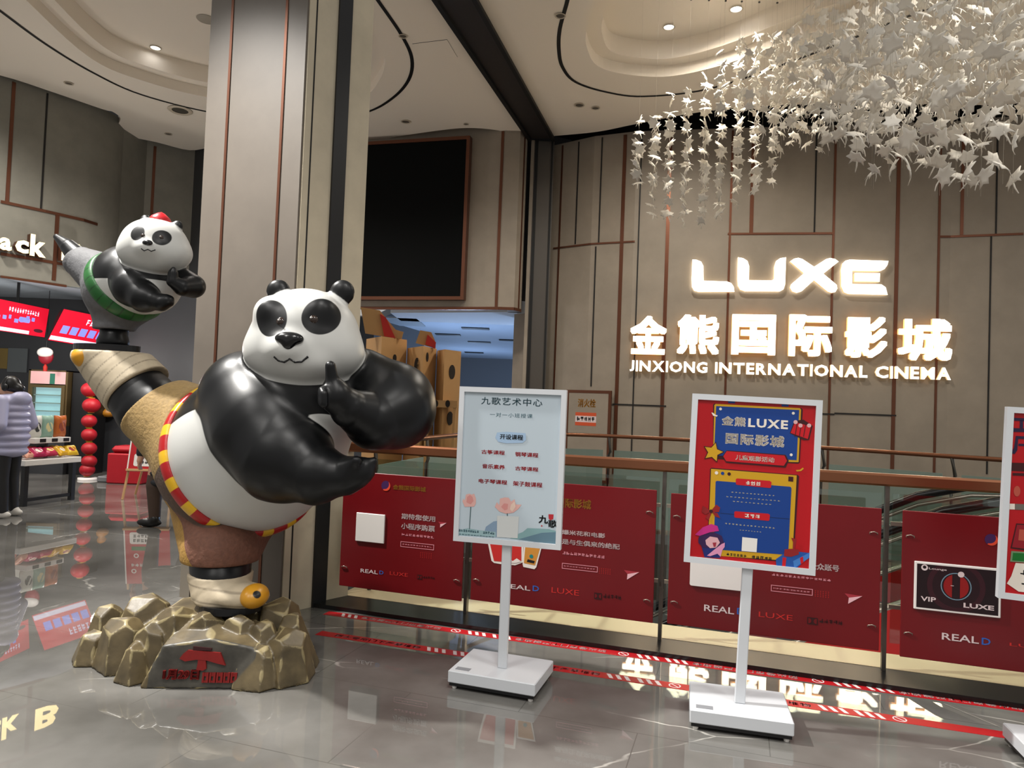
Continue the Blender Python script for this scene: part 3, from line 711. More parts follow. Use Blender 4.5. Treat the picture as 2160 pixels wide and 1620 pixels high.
def f(b):
    w = mat('picture_white', '#e9e0d8', .5)
    b.prism(FP, [z4(*p) for p in ((1010, 380), (1240, 400), (1242, 470), (1238, 600), (1190, 618), (1110, 612), (1060, 604), (1044, 590), (1022, 480))], T0, T0, w)
    b.prism(FP, [z4(*p) for p in ((1022, 400), (1228, 420), (1228, 590), (1190, 602), (1060, 592), (1034, 480))], T0 + .001, T0 + .001, M_pr)
    b.prism(FP, [z4(*p) for p in ((1130, 600), (1150, 570), (1175, 592), (1200, 575), (1228, 594), (1190, 604))], T0 + .002, T0 + .002, w)
    b.prism(FP, [z4(*p) for p in ((1246, 470), (1360, 480), (1320, 630), (1308, 642), (1240, 628), (1236, 610))], T0 + .001, T0 + .001, w)
    b.prism(FP, [z4(*p) for p in ((1254, 480), (1350, 490), (1312, 618), (1244, 604))], T0 + .002, T0 + .002, mat('cup_orange', '#c88836', .5))
    u, v = z4(1290, 563); b.prism(FP, circ(u, v, .013), T0 + .003, T0 + .003, mat('cup_teal', '#1f7a78', .5))
    b.prism(FP, [z4(*p) for p in ((1268, 580), (1312, 592), (1305, 606), (1262, 596))], T0 + .003, T0 + .003, M_ink)
sub_print(t, 'popcorn_picture', f)
# third panel
t = panel('red poster panel behind the red and blue cinema sign, with a white square tile', 1416, 1040, 1853, 1372)
def f(b):
    u0, v0, u1, v1 = bx(z5, 163, 400, 466, 640); b.prism(FP, rrect(u0, v0, u1, v1, .012), .008, .02, M_wb)
sub_print(t, 'white_tile', f)
crest(t, z5, 620, 150, 34, None)
sub_print(t, 'lettering', lambda b: b.glyphs(FP, '关注公众账号', *bx(z5, 785, 462, 1050, 528), T0, M_pw, bold=.02))
sub_print(t, 'small_print', lambda b: b.marks(FP, 14, *bx(z5, 645, 536, 1002, 586), T0, M_pink, 9))
boxed(t, z5, (643, 604, 892, 670), (906, 632, 1000, 684), 5); dart(t, z5, [(1082, 655), (1190, 672), (1108, 682), (1104, 718)])
real_d(t, z5, (243, 722, 422, 782), (440, 742, 486, 786)); luxe_red(t, z5, (570, 764, 772, 820), (860, 797, 922, 846), (930, 806, 1072, 848))
# fourth panel
t = panel('red poster panel furthest right with a dark VIP card picture', 1904, 1076, 2420, 1452)
crest(t, z5, 1960, 335, 40, None)
def f(b):
    u0, v0, u1, v1 = bx(z5, 1500, 460, 2012, 802)
    b.box(FP, u0, u1, v0, v1, .008, .022, M_wb, .003); e = .012; w = .0225
    b.quad(FP, u0 + e, u1 - e, v0 + e, v1 - e, w, mat('card_dark', '#1c0a10', .3))
    c = z5(1745, 612); k = abs(z5(1838, 612)[0] - c[0])
    for q, s in ((1.9, '#34101a'), (1.55, '#230a12')): b.prism(FP, [(x, max(min(y, v1 - e), v0 + e)) for x, y in circ(c[0], c[1], k * q, 28)], w + .0005 * (3 - q), w + .0005 * (3 - q), mat('card' + s, s, .3))
    b.prism(FP, circ(c[0], c[1], k, 28), w + .002, w + .002, mat('card_ring', '#6f8a9a', .3), holes=[circ(c[0], c[1], k * .93, 28)])
    for s in (-1, 1):
        q = [(c[0] + s * k * .82 * math.cos(a), c[1] + k * .88 * math.sin(a)) for a in np.linspace(-1.25, 1.25, 12)]; b.prism(FP, q, w + .002, w + .002, mat('card_red', '#8f1414', .3))
    u, v = z5(1775, 540); b.prism(FP, circ(u, v, .016), w + .003, w + .003, M_pw)
    b.quad(FP, c[0] - k * .35, c[0] - k * .15, c[1] + k * .02, c[1] + k * .06, w + .003, M_pw)
    u, v = z5(1558, 498); b.prism(FP, circ(u, v, .017), w + .001, w + .001, M_pw, holes=[circ(u, v + .002, .009)])
    b.glyphs(FP, 'Lounge', *bx(z5, 1584, 497, 1690, 522), w + .001, M_pw, bold=.01)
    b.glyphs(FP, 'VIP', *bx(z5, 1535, 668, 1626, 706), w + .001, M_pw, bold=.02)
    b.glyphs(FP, 'LUXE', *bx(z5, 1790, 708, 1972, 756), w + .001, M_pw, bold=.03)
sub_print(t, 'card_picture', f)
real_d(t, z5, (1665, 890, 1886, 958), (1903, 920, 1956, 968)); luxe_red(t, z5, (2070, 950, 2330, 1000), (2400, 980, 2470, 1030), (2480, 990, 2600, 1040))

# ================================================================ floor tapes (red, printed)
M_tape = mat('tape_red', '#b3161f', .35); M_tw = mat('tape_white', '#e3d9d8', .4)
def tape(label, p0, p1, w, u_txt, flip):
    a, c = PZ(*p0), PZ(*p1); d = c - a; f = Fr(a, d, (-d.y, d.x, 0)); L = d.length
    t = thing('floor_tape', f.p(L / 2, 0), label, 'floor tape', 'red warning tapes on the floor')
    b = MB(); b.box(f, 0, L, -w / 2, w / 2, 0, .0015, M_tape); b.build('strip', t)
    u = u_txt; z = .0022
    while u < L - .02:
        q = u
        def put(n):
            nonlocal q
            r = (q, q + n); q += n + .035; return r
        items = [('t', .60), ('s', .14), ('s', .14), ('c', .085)] if not flip else [('c', .085), ('s', .14), ('s', .14), ('t', .60)]
        for k, n in items:
            x0, x1 = put(n)
            if x0 < 0.01 or x1 > L - .01: continue
            b = MB()
            if k == 't': b.glyphs(f, '防火卷帘门下严禁堆物', x0, -w * .27, x1, w * .27, z, M_tw, bold=.012, flip=flip, gap=1.15)
            elif k == 's':
                for j in range(3):
                    x = x0 + j * .05; b.add([f.p(x, w * .36, z), f.p(x + .024, w * .36, z), f.p(x + .05, -w * .36, z), f.p(x + .026, -w * .36, z)], [(0, 1, 2, 3)], M_tw)
            else:
                m = (x0 + x1) / 2; r = w * .4; b.prism(f, circ(m, 0, r, 18), z, z, M_tw, holes=[circ(m, 0, r * .8, 18)])
                b.add([f.p(m - r * .65, r * .5, z), f.p(m - r * .5, r * .65, z), f.p(m + r * .65, -r * .5, z), f.p(m + r * .5, -r * .65, z)], [(0, 1, 2, 3)], M_tw)
            b.build({'t': 'lettering', 's': 'stripes', 'c': 'no_entry_mark'}[k], t)
        u += 1.14
tape('red printed tape on the floor nearest the railing kerb, its letters upside down', (688, 1293), (2175, 1499), .085, -.18, True)
tape('red printed tape on the floor running under the sign stand bases', (672, 1335), (2230, 1567), .085, .13, False)

# ================================================================ CINEMA SIGNS on the wall
M_lit = mat('lit_letter', '#fff6e4', .4, emit=3.2); M_side = mat('letter_side', '#ffe2b0', .4, emit=.55, ecol='#ffdca0')
dW = (WB - WA); dW.z = 0
FS = Fr(V3((WA.x, WA.y, 0)), dW, (0, 0, 1)); FS.o += FS.n * .04
def z6(x, y): return FS.uv(1300 + x / 2.919, 520 + y / 2.919)
def solidify(b, polys, w1=.07):
    for q in polys: b.prism(FS, q, 0, w1, M_lit, side=M_side)
t = thing('wall_sign', FS.p(2.6, 3.4), 'big lit white LUXE letters, top line of the sign on the grey wall', 'sign')
for q in ([[(467, 85), (492, 87), (520, 98), (534, 125), (535, 215), (680, 220), (705, 230), (720, 252), (724, 283), (505, 284), (478, 276), (463, 252), (462, 200)]],
          [[(745, 72), (777, 77), (804, 94), (814, 125), (813, 212), (955, 213), (967, 205), (968, 130), (979, 95), (1005, 77), (1040, 72), (1034, 240), (1024, 268), (1000, 281), (790, 280), (760, 270), (745, 245), (742, 200)]],
          [[(1065, 97), (1090, 80), (1115, 75), (1140, 82), (1212, 130), (1285, 83), (1310, 76), (1340, 82), (1362, 98), (1268, 172), (1350, 240), (1354, 262), (1342, 284), (1318, 289), (1295, 281), (1210, 212), (1135, 280), (1105, 289), (1078, 280), (1065, 257), (1072, 237), (1150, 170)]],
          [[(1667, 94), (1660, 120), (1642, 144), (1615, 156), (1445, 154), (1443, 235), (1625, 238), (1650, 256), (1662, 302), (1420, 296), (1395, 286), (1379, 252), (1376, 150), (1385, 110), (1405, 92), (1430, 86)], [(1460, 168), (1615, 170), (1613, 221), (1460, 219)]]):
    b = MB(); solidify(b, [[z6(*p) for p in l] for l in q]); b.build('letter', t)
t = thing('wall_sign', FS.p(2.6, 2.6), 'lit Chinese characters in the middle line of the cinema wall sign', 'sign')
for c, r in zip('金熊国际影城', ((90, 428, 305, 668), (378, 420, 628, 668), (712, 420, 973, 672), (1062, 420, 1320, 682), (1405, 434, 1658, 690), (1728, 445, 2056, 710))):
    b = MB(); b.glyphs(FS, c, *bx(z6, *r), 0, M_side, bold=.034, ext=.068); b.glyphs(FS, c, *bx(z6, *r), .07, M_lit, bold=.034); b.build('character', t)
t = thing('wall_sign', FS.p(2.6, 2.3), 'lit English letters in the bottom line of the cinema wall sign', 'sign')
for wd_, (x0, x1) in (('JINXIONG', (85, 558)), ('INTERNATIONAL', (608, 1540)), ('CINEMA', (1590, 2052))):
    ya = lambda x: 701 + (x - 85) * .023; yb = lambda x: 768 + (x - 85) * .0285
    ws = [max(v.x for v in text_geo(c)[0]) - min(v.x for v in text_geo(c)[0]) for c in wd_]; gp = .12
    tot = sum(ws) + gp * (len(wd_) - 1); x = 0
    for c, w in zip(wd_, ws):
        a, e = x0 + (x1 - x0) * x / tot, x0 + (x1 - x0) * (x + w) / tot; x += w + gp
        b = MB(); r = bx(z6, a, ya((a + e) / 2), e, yb((a + e) / 2)); b.glyphs(FS, c, *r, 0, M_side, bold=.03, ext=.048); b.glyphs(FS, c, *r, .05, M_lit, bold=.03); b.build('letter', t)
# fire hydrant cabinet door
q = [onwall(x, y, CW) for x, y in ((1199, 826), (1282, 945))]
f = Fr(V3((q[0].x, q[0].y - .1, 0)) , V3((q[1].x - q[0].x, q[1].y - q[0].y, 0)), (0, 0, 1)); w = V3((q[1].x - q[0].x, q[1].y - q[0].y)).length; z1 = q[0].z
t = thing('hydrant_cabinet', f.p(w / 2, .3), 'fire hydrant cabinet door with gold characters, low on the grey wall', 'cabinet')
b = MB(); b.box(f, 0, w, .3, z1, 0, .03, M_conc); b.build('door', t)
b = MB(); b.prism(f, [(-.03, .27), (w + .03, .27), (w + .03, z1 + .03), (-.03, z1 + .03)], 0, .035, M_copper, holes=[[(.02, .32), (w - .02, .32), (w - .02, z1 - .02), (.02, z1 - .02)]]); b.build('door_frame', t, label='copper frame')
b = MB(); b.glyphs(f, '消火栓', w * .25, z1 - .27, w * .68, z1 - .12, .032, M_pgold, bold=.03); b.build('lettering', t)
b = MB(); o = mat('label_orange', '#c8502a', .5); b.quad(f, w * .2, w * .7, z1 - .36 - .06, z1 - .36, .032, o); b.quad(f, w * .2, w * .7, z1 - .53, z1 - .42, .032, M_pw); b.quad(f, w * .2, w * .7, z1 - .59, z1 - .53, .032, o); b.marks(f, 5, w * .23, z1 - .515, w * .67, z1 - .435, .034, M_ink, 3); b.build('label_strip', t)
# LED wall screen
a, c = onwall(768, 450, MW), onwall(984, 450, MW); a = a + V3((-.05, 0, 0)); d = V3((c.x - a.x, c.y - a.y, 0)); f = Fr(V3((a.x, a.y, 0)), d, (0, 0, 1)); f.o += f.n * .14; w = d.length
z0, z1 = P(980, 628, c.y).z, P(980, 300, c.y).z
t = thing('wall_screen', f.p(w / 2, z0), 'big black switched-off screen with a copper frame above the corridor', 'screen')
b = MB(); b.box(f, 0, w, z0, z1, -.1, 0, mat('screen_black', '#030404', .6, spec=.12)); b.build('display', t)
b = MB(); b.prism(f, [(-.06, z0 - .06), (w + .06, z0 - .06), (w + .06, z1 + .06), (-.06, z1 + .06)], -.12, .02, M_copper, holes=[[(0, z0), (w, z0), (w, z1), (0, z1)]]); b.build('frame', t, label='copper frame')
# snack sign letters on the left wall
a, c = onwall(0, 500, LW), onwall(150, 500, LW); d = V3((c.x - a.x, c.y - a.y, 0)); f = Fr(V3((a.x, a.y, 0)), d, (0, 0, 1)); f.o += f.n * .07
t = thing('wall_sign', f.p(.8, 3.6), 'lit warm letters ack B above the snack counter', 'sign')
M_lw = mat('lit_warm', '#ffedb4', .4, emit=3.2, ecol='#ffe39a')
for ch, r in (('a', (-4, 500, 20, 531)), ('c', (29, 505, 56, 537)), ('k', (61, 494, 92, 545)), ('B', (127, 506, 172, 558))):
    p, q = f.uv(r[0], r[1]), f.uv(r[2], r[3]); b = MB()
    b.glyphs(f, ch, p[0], q[1], q[0], p[1], -.05, M_copper, bold=.04, ext=.12); b.glyphs(f, ch, p[0], q[1], q[0], p[1], .072, M_lw, bold=.04); b.build('letter', t)
    if ch == 'k':
        a, c = onwall(105, 500, LW), onwall(175, 500, LW); d = V3((c.x - a.x, c.y - a.y, 0)); f = Fr(V3((a.x, a.y, 0)), d, (0, 0, 1)); f.o += f.n * .09

# ================================================================ ceiling fittings
M_bulb = mat('lamp_glow', '#ffffff', .4, emit=14)
M_ring = mat('lamp_ring', '#c9bda9', .5)
def downlight(px, py, r, lit, label, z=CEIL):
    q = PZ(px, py, z); t = thing('ceiling_downlight', (q.x, q.y, z), label, 'downlight', 'downlights in the white ceiling')
    b = MB(); b.lathe((q.x, q.y, z), [(r, -.012), (r * .8, -.016), (r * .76, .0)], M_ring, 20, cap=False); b.build('ring', t)
    b = MB(); b.lathe((q.x, q.y, z - .006), [(r * .76, 0), (.001, -.001)], M_bulb if lit else mat('lamp_off', '#5d564c', .4), 20); b.build('lens', t)
CR = CEIL + .42
downlight(328, 100, .085, True, 'bright round downlight in the left ceiling recess', CR)
downlight(1411, 56, .085, True, 'bright round downlight in the right ceiling recess, left of two', CR)
downlight(1553, 18, .09, True, 'bright round downlight in the right ceiling recess, right of two', CR)
downlight(1182, 32, .07, False, 'unlit round downlight set on the black ceiling slot right of the dark beam')
downlight(850, 75, .06, False, 'unlit round downlight set on the black ceiling slot right of the pillar')
downlight(1222, 221, .085, False, 'unlit ceiling downlight over the cinema wall, left of a pair')
downlight(1256, 227, .07, False, 'unlit ceiling downlight over the cinema wall, right of a pair')
downlight(856, 256, .085, False, 'unlit ceiling downlight above the big black screen')
downlight(983, 261, .05, False, 'small unlit ceiling downlight above the right edge of the black screen')
downlight(145, 175, .07, False, 'small unlit downlight in the low left ceiling above the snack sign')
downlight(355, 282, .07, False, 'small unlit downlight in the ceiling just left of the pillar')
q = PZ(380, 232, CEIL); t = thing('ceiling_vent', (q.x, q.y, CEIL), 'round ceiling vent with a dark grille left of the pillar', 'vent')
b = MB(); b.lathe((q.x, q.y, CEIL), [(.2, -.01), (.17, -.03), (.13, -.015)], M_ring, 28, cap=False); b.build('rim', t); b = MB(); b.lathe((q.x, q.y, CEIL - .008), [(.135, 0), (.001, -.002)], mat('vent_dark', '#4c483f', .6), 24); b.build('grille', t)
q = PZ(435, 40, CR); t = thing('ceiling_speaker', (q.x, q.y, CR), 'round flat speaker in the left ceiling recess beside the pillar', 'speaker')
b = MB(); b.lathe((q.x, q.y, CR), [(.13, -.004), (.12, -.015), (.001, -.016)], mat('speaker_grey', '#aaa294', .6), 28); b.build('cover', t)
q = [PZ(x, y, CEIL) for x, y in ((870, 92), (943, 83), (965, 120), (903, 127))]
b = MB(); b.prism(WORLD, [(p.x, p.y) for p in q], CEIL - .006, CEIL - .0005, M_ceil, side=M_slot); tag(b.build('access_panel'), 'square access hatch in the white ceiling left of the dark beam', 'hatch')

# corridor ceiling fittings
for x, y in ((1003, 692), (1011, 721), (1000, 743), (1078, 717), (945, 705)):
    q = PZ(x, y, 3.45); b = MB(); b.box(WORLD, q.x - .35, q.x + .35, q.y - .18, q.y + .18, 3.425, 3.45, M_slot, .008)
    tag(b.build('ceiling_vent'), 'dark slot vent in the blue-lit corridor ceiling', 'vent', 'dark vents in the corridor ceiling')
q = P(857, 716, 20); t = thing('hanging_sign', (q.x, q.y, q.z - .15), 'small lit pale blue sign far back in the corridor above the castle', 'sign')
fz = Fr(q, (1, 0, 0), (0, 0, 1)); b = MB(); b.box(fz, -.18, .18, -.15, .15, -.05, 0, M_black); b.build('housing', t); b = MB(); b.quad(fz, -.16, .16, -.13, .13, .002, mat('sign_blue', '#b9d2ff', .4, emit=1.6)); b.quad(fz, -.1, .1, -.03, .04, .004, M_blue); b.build('face', t)
b = MB(); b.tube([fz.p(0, .15, -.02), (q.x, q.y + .02, 3.45)], .012, M_black, 6); b.build('hanging_rod', t)
# ================================================================ SIGN STANDS
M_frm = mat('sign_frame', '#cfd2d6', .35)
def stand(label, TL, TR, BL, BR, pole_b, base, margin=.047):
    """board corners in space, pole foot, base corners (front-left, front-right, back-right, back-left) on the floor"""
    o = V3(BL); ux = (V3(BR) - o); uy = (V3(TL) - o); f = Fr(o, ux, uy - ux.normalized() * uy.dot(ux.normalized())); W, H = ux.length, uy.length
    mid = (V3(base[0]) + V3(base[2])) / 2
    t = thing('sign_stand', (mid.x, mid.y, 0), label, 'sign stand', 'white poster stands in front of the railing')
    e = W * margin
    b = MB(); b.prism(f, [(0, 0), (W, 0), (W, H), (0, H)], -.026, .012, M_frm, holes=[[(e, e), (W - e, e), (W - e, H - e), (e, H - e)]]); b.build('frame', t, label='white frame')
    b = MB(); p = f.p(W * .5, .02, -.02); f2 = Fr(V3(pole_b) , ux, p - V3(pole_b)); L = (p - V3(pole_b)).length
    b.box(f2, -.026, .026, 0, L, -.015, .015, M_frm, .004); b.build('pole', t)
    fb = Fr(V3(base[0]), V3(base[1]) - V3(base[0]), V3(base[3]) - V3(base[0])); w = (V3(base[1]) - V3(base[0])).length; d = (V3(base[3]) - V3(base[0])).length
    fb = Fr(fb.o, fb.x, fb.y - fb.x * fb.y.dot(fb.x))
    b = MB(); b.box(fb, 0, w, 0, d, .035, .1, M_frm, .005); bs = b.build('base', t)
    b = MB(); b.box(fb, .03, .11, .03, .07, .1, .1015, mat('label_grey', '#8a8d92', .4)); b.build('rating_label', bs)
    b = MB(); b.box(fb, .008, w - .008, .008, d - .008, .018, .035, M_black); b.build('underplate', t, label='black underplate')
    for u in (.03, w - .03):
        for v in (.03, d - .03):
            b = MB(); b.lathe(fb.p(u, v, 0), [(.012, 0), (.014, .006), (.012, .018)], M_wb, 12); b.build('foot', t)
    return t, f, W, H, e
def back(t, f, W, H, e, m_):
    b = MB(); b.box(f, e * .7, W - e * .7, e * .7, H - e * .7, -.012, 0, m_); return b.build('poster', t)
# --- white music-lesson sign
t, f, W, H, e = stand('white framed sign stand with a pale lotus poster for music lessons', P(970, 815, 3.97), P(1201, 822, 3.83), P(957, 1140, 3.97), P(1183, 1160, 3.83),
    PZ(1060, 1408, .1), [PZ(943, 1453), PZ(1127, 1485), PZ(1127, 1485) + V3((.125, .36, 0)), PZ(943, 1453) + V3((.125, .36, 0))])
ps = back(t, f, W, H, e, mat('poster_pale', '#b9c6cf', .3))
def z1(x, y): return f.uv(930 + x / 4.05, 790 + y / 4.05)
def b1(r): p, q = z1(r[0], r[1]), z1(r[2], r[3]); return p[0], q[1], q[0], p[1]
M_teal, M_ltr = mat('ink_teal', '#355a66', .5), mat('ink_red', '#b32630', .5)
Z = .0015
def lay(name, fn): b = MB(); fn(b); return b.build(name, ps)
lay('lettering', lambda b: b.glyphs(f, '九歌艺术中心', *b1((348, 190, 866, 275)), Z, M_teal, bold=.004, gap=1.15))
lay('lettering', lambda b: b.glyphs(f, '一对一小班授课', *b1((420, 322, 782, 374)), Z, M_teal, gap=1.2))
def art(b):
    b.prism(f, [z1(*p) for p in ((466, 540), (480, 496), (560, 490), (724, 502), (728, 560), (700, 584), (560, 588), (490, 575))], Z, Z, mat('brush_blue', '#9db7d2', .5))
    hill = mat('hill_blue', '#7f96ad', .5); h2 = mat('hill_teal', '#7fa3a6', .5); h3 = mat('hill_slate', '#5e7c8c', .5)
    b.prism(f, [z1(*p) for p in ((368, 1352), (385, 1300), (450, 1255), (480, 1250), (520, 1300), (600, 1370), (560, 1395), (368, 1380))], Z * .6, Z * .6, hill)
    b.prism(f, [z1(*p) for p in ((590, 1400), (650, 1365), (700, 1345), (740, 1312), (850, 1316), (925, 1320), (995, 1340), (993, 1448), (700, 1415))], Z * .7, Z * .7, h2)
    b.prism(f, [z1(*p) for p in ((660, 1408), (760, 1380), (860, 1352), (994, 1345), (993, 1448), (800, 1428))], Z * .9, Z * .9, h3)
    b.prism(f, [z1(*p) for p in ((150, 1330), (230, 1312), (330, 1330), (470, 1345), (470, 1390), (152, 1372))], Z * .8, Z * .8, mat('hill_pale', '#93b0b5', .5))
lay('landscape', art)
pk, pk2 = mat('petal_pink', '#d9a9a2', .5), mat('petal_rose', '#cf8d88', .5)
def lotus1(b):
    for q, mm in ((((205, 1130), (185, 1085), (190, 1060), (205, 1075), (215, 1025), (245, 1018), (265, 1025), (285, 1018), (300, 1060), (300, 1100), (285, 1128)), pk), (((220, 1090), (225, 1045), (250, 1028), (270, 1045), (280, 1080), (255, 1108)), pk2)):
        b.prism(f, [z1(*p) for p in q], Z if mm == pk else Z * 1.4, Z if mm == pk else Z * 1.4, mm)
    b.prism(f, [z1(*p) for p in ((252, 1130), (260, 1130), (256, 1200), (248, 1320), (241, 1320), (248, 1200))], Z, Z, h_ink)
h_ink = mat('stem_ink', '#4d6468', .5)
lay('lotus_picture', lotus1)
def lotus2(b):
    for k, q in enumerate((((500, 1170), (462, 1130), (478, 1090), (500, 1115), (505, 1060), (545, 1050), (580, 1052), (600, 1085), (630, 1065), (640, 1110), (690, 1112), (660, 1150), (620, 1180), (560, 1190)), ((515, 1130), (540, 1100), (575, 1105), (570, 1150), (545, 1160)), ((590, 1150), (600, 1110), (630, 1085), (640, 1130), (610, 1175)))):
        b.prism(f, [z1(*p) for p in q], Z * (1 + .3 * k), Z * (1 + .3 * k), pk if k == 0 else (pk2 if k == 1 else mat('petal_cream', '#e0c4b4', .5)))
    b.prism(f, [z1(*p) for p in ((563, 1185), (571, 1185), (573, 1215), (565, 1215))], Z, Z, h_ink)
lay('lotus_picture', lotus2)
lay('white_square', lambda b: b.prism(f, [z1(*p) for p in ((482, 1205), (668, 1213), (656, 1398), (478, 1388))], Z * 1.5, Z * 1.5, mat('print_offwhite', '#c9cccb', .5)))
lay('lettering', lambda b: b.glyphs(f, '开设课程', *b1((506, 508, 702, 562)), Z * 1.5, M_ink, bold=.02))
for s, r in (('古筝课程', (348, 640, 545, 688)), ('钢琴课程', (636, 660, 832, 710)), ('音乐素养', (355, 762, 545, 812)), ('古琴课程', (636, 782, 832, 830)), ('电子琴课程', (324, 888, 566, 942)), ('架子鼓课程', (618, 908, 866, 966))):
    lay('lettering', lambda b: b.glyphs(f, s, *b1(r), Z, M_ltr, bold=.02))
def seal(b):
    b.glyphs(f, '九', *b1((838, 1200, 915, 1275)), Z * 1.6, M_ink, bold=.03); b.prism(f, [z1(*p) for p in ((920, 1193), (964, 1195), (960, 1235), (935, 1245), (922, 1230))], Z * 1.6, Z * 1.6, M_ltr)
    b.glyphs(f, '歌', *b1((918, 1240, 998, 1312)), Z * 1.7, M_ink, bold=.02); u, v = z1(862, 1292); b.prism(f, circ(u, v, .004), Z * 1.6, Z * 1.6, M_ltr)
lay('emblem', seal)
lay('small_print', lambda b: (b.marks(f, 9, *b1((152, 1318, 325, 1355)), Z * 1.5, M_teal, 12), b.marks(f, 5, *b1((360, 1338, 458, 1370)), Z * 1.5, M_teal, 13), b.marks(f, 12, *b1((152, 1358, 455, 1392)), Z * 1.5, M_teal, 14)))

# --- red and blue cinema sign
t, f, W, H, e = stand('white framed sign stand with a red, blue and yellow cinema poster', P(1461, 830, 3.70), P(1741, 845, 3.55), P(1442, 1184, 3.68), P(1719, 1214, 3.53),
    PZ(1560, 1482, .1), [PZ(1454, 1540), PZ(1675, 1571), PZ(1675, 1571) + V3((.1, .37, 0)), PZ(1454, 1540) + V3((.1, .37, 0))])
ps = back(t, f, W, H, e, mat('poster_red', '#b30c17', .35))
def z2(x, y): return f.uv(1420 + x / 3.858, 810 + y / 3.858)
def b2(r): p, q = z2(r[0], r[1]), z2(r[2], r[3]); return p[0], q[1], q[0], p[1]
M_by, M_bb, M_br, M_dk, M_cream = mat('poster_yellow', '#c99a1c', .4), mat('poster_blue', '#123c86', .35), mat('banner_red', '#c3121f', .4), mat('outline_dark', '#3a0a10', .5), mat('poster_cream', '#e8ded2', .5)
def poly(b, pts, w, mm): b.prism(f, [z2(*p) for p in pts], w, w, mm)
def fac(b):
    poly(b, ((325, 168), (335, 160), (1045, 198), (1055, 210), (1030, 640), (1018, 648), (325, 610)), Z * .5, M_dk)
    poly(b, ((335, 172), (345, 162), (1030, 196), (1040, 208), (1020, 636), (925, 634), (325, 560)), Z, M_by)
    poly(b, ((350, 180), (1025, 212), (1004, 620), (332, 580)), Z * 1.4, M_bb)
    for x, y in ((385, 203), (977, 238), (960, 576)): u, v = z2(x, y); b.prism(f, circ(u, v, .007), Z * 1.8, Z * 1.8, M_cream)
    for x in (475, 910): poly(b, ((x - 28, 140 + (x - 475) * .06), (x + 28, 142 + (x - 475) * .06), (x + 28, 158 + (x - 475) * .06), (x - 28, 156 + (x - 475) * .06)), Z * 1.4, M_bb)
lay('title_board', fac)
for s, r in (('金熊', (398, 260, 588, 348)), ('LUXE', (612, 278, 932, 370)), ('国际影城', (428, 394, 902, 518))):
    lay('lettering', lambda b: b.glyphs(f, s, *b2(r), Z * 1.8, M_cream, bold=.035, gap=1.2 if s == 'LUXE' else 1.12))
def ban(b):
    poly(b, ((400, 590), (430, 545), (440, 540), (915, 576), (940, 625), (915, 680), (900, 678), (430, 640)), Z * 1.8, M_dk)
    poly(b, ((408, 588), (435, 546), (905, 582), (925, 625), (900, 665), (430, 628)), Z * 2.2, M_br)
    b.glyphs(f, '儿童观影活动', *b2((508, 575, 822, 640)), Z * 2.6, M_cream, bold=.02)
lay('banner', ban)
def star(b):
    u, v = z2(325, 555); k = abs(z2(325 + 88, 555)[0] - u)
    for s, mm, w in ((1.06, M_dk, 2.4), (.92, M_by, 2.8)): b.prism(f, [(u + k * s * (1 if i % 2 == 0 else .5) * math.cos(math.radians(90 + 36 * i - 12)), v + k * s * (1 if i % 2 == 0 else .5) * math.sin(math.radians(90 + 36 * i - 12))) for i in range(10)], Z * w, Z * w, mm)
lay('star', star)
def bag(b):
    poly(b, ((985, 300), (1060, 290), (1135, 340), (1105, 455), (1060, 455), (948, 400)), Z * 1.8, M_dk); poly(b, ((990, 310), (1120, 345), (1095, 448), (955, 398)), Z * 2.2, M_br)
    for x in (1005, 1040, 1075): poly(b, ((x, 320), (x + 6, 320), (x - 12, 430), (x - 18, 428)), Z * 2.5, M_dk)
    for x, y in ((995, 310), (1035, 338), (1105, 338)): u, v = z2(x, y); b.prism(f, circ(u, v, .010), Z * 2.6, Z * 2.6, mat('petal_pale', '#d8a6a8', .5))
lay('gift_picture', bag)
def win(b):
    poly(b, ((300, 690), (312, 682), (1015, 740), (1025, 752), (985, 1345), (920, 1450), (400, 1400), (285, 1150)), Z * .5, M_dk)
    poly(b, ((308, 690), (1005, 744), (968, 1440), (280, 1392)), Z, M_by)
    poly(b, ((345, 795), (355, 788), (955, 836), (962, 850), (935, 1390), (330, 1345)), Z * 1.4, M_bb)
    poly(b, ((385, 1048), (945, 1095), (945, 1101), (385, 1054)), Z * 1.6, mat('blue_line', '#0e2a5e', .4))
    for x, y, mm in ((352, 723, M_cream), (402, 727, M_bb), (455, 732, M_dk)): u, v = z2(x, y); b.prism(f, circ(u, v, .0085), Z * 1.5, Z * 1.5, mm)
    poly(b, ((938, 752), (978, 756), (976, 795), (936, 791)), Z * 1.5, M_dk)
    for x, y in ((510, 768), (497, 1035)):
        poly(b, ((x, y + 6), (x + 10, y), (x + 275, y + 20), (x + 290, y + 30), (x + 285, y + 74), (x + 275, y + 78), (x + 8, y + 52), (x, y + 46)), Z * 1.9, M_br)
lay('notice_board', win)
def sm(b):
    b.marks(f, 3, *b2((585, 788, 712, 830)), Z * 2.3, M_cream, 21); b.marks(f, 3, *b2((578, 1054, 706, 1096)), Z * 2.3, M_cream, 22)
    for k, (r, n) in enumerate((((466, 870, 830, 918), 12), ((425, 905, 875, 962), 14), ((478, 945, 805, 990), 10), ((415, 1122, 832, 1185), 14), ((535, 1180, 720, 1212), 8))):
        u0, v0, u1, v1 = b2(r); m_ = (v0 + v1) / 2; h = (v1 - v0) * .22; b.marks(f, n, u0, m_ - h, u1, m_ + h, Z * 1.9, mat('print_sand', '#c9bd9c', .5), 30 + k, .55)
    b.marks(f, 6, *b2((430, 1372, 598, 1412)), Z * 1.9, M_ink, 41); b.marks(f, 5, *b2((636, 1392, 806, 1436)), Z * 1.9, M_ink, 42)
lay('small_print', sm)
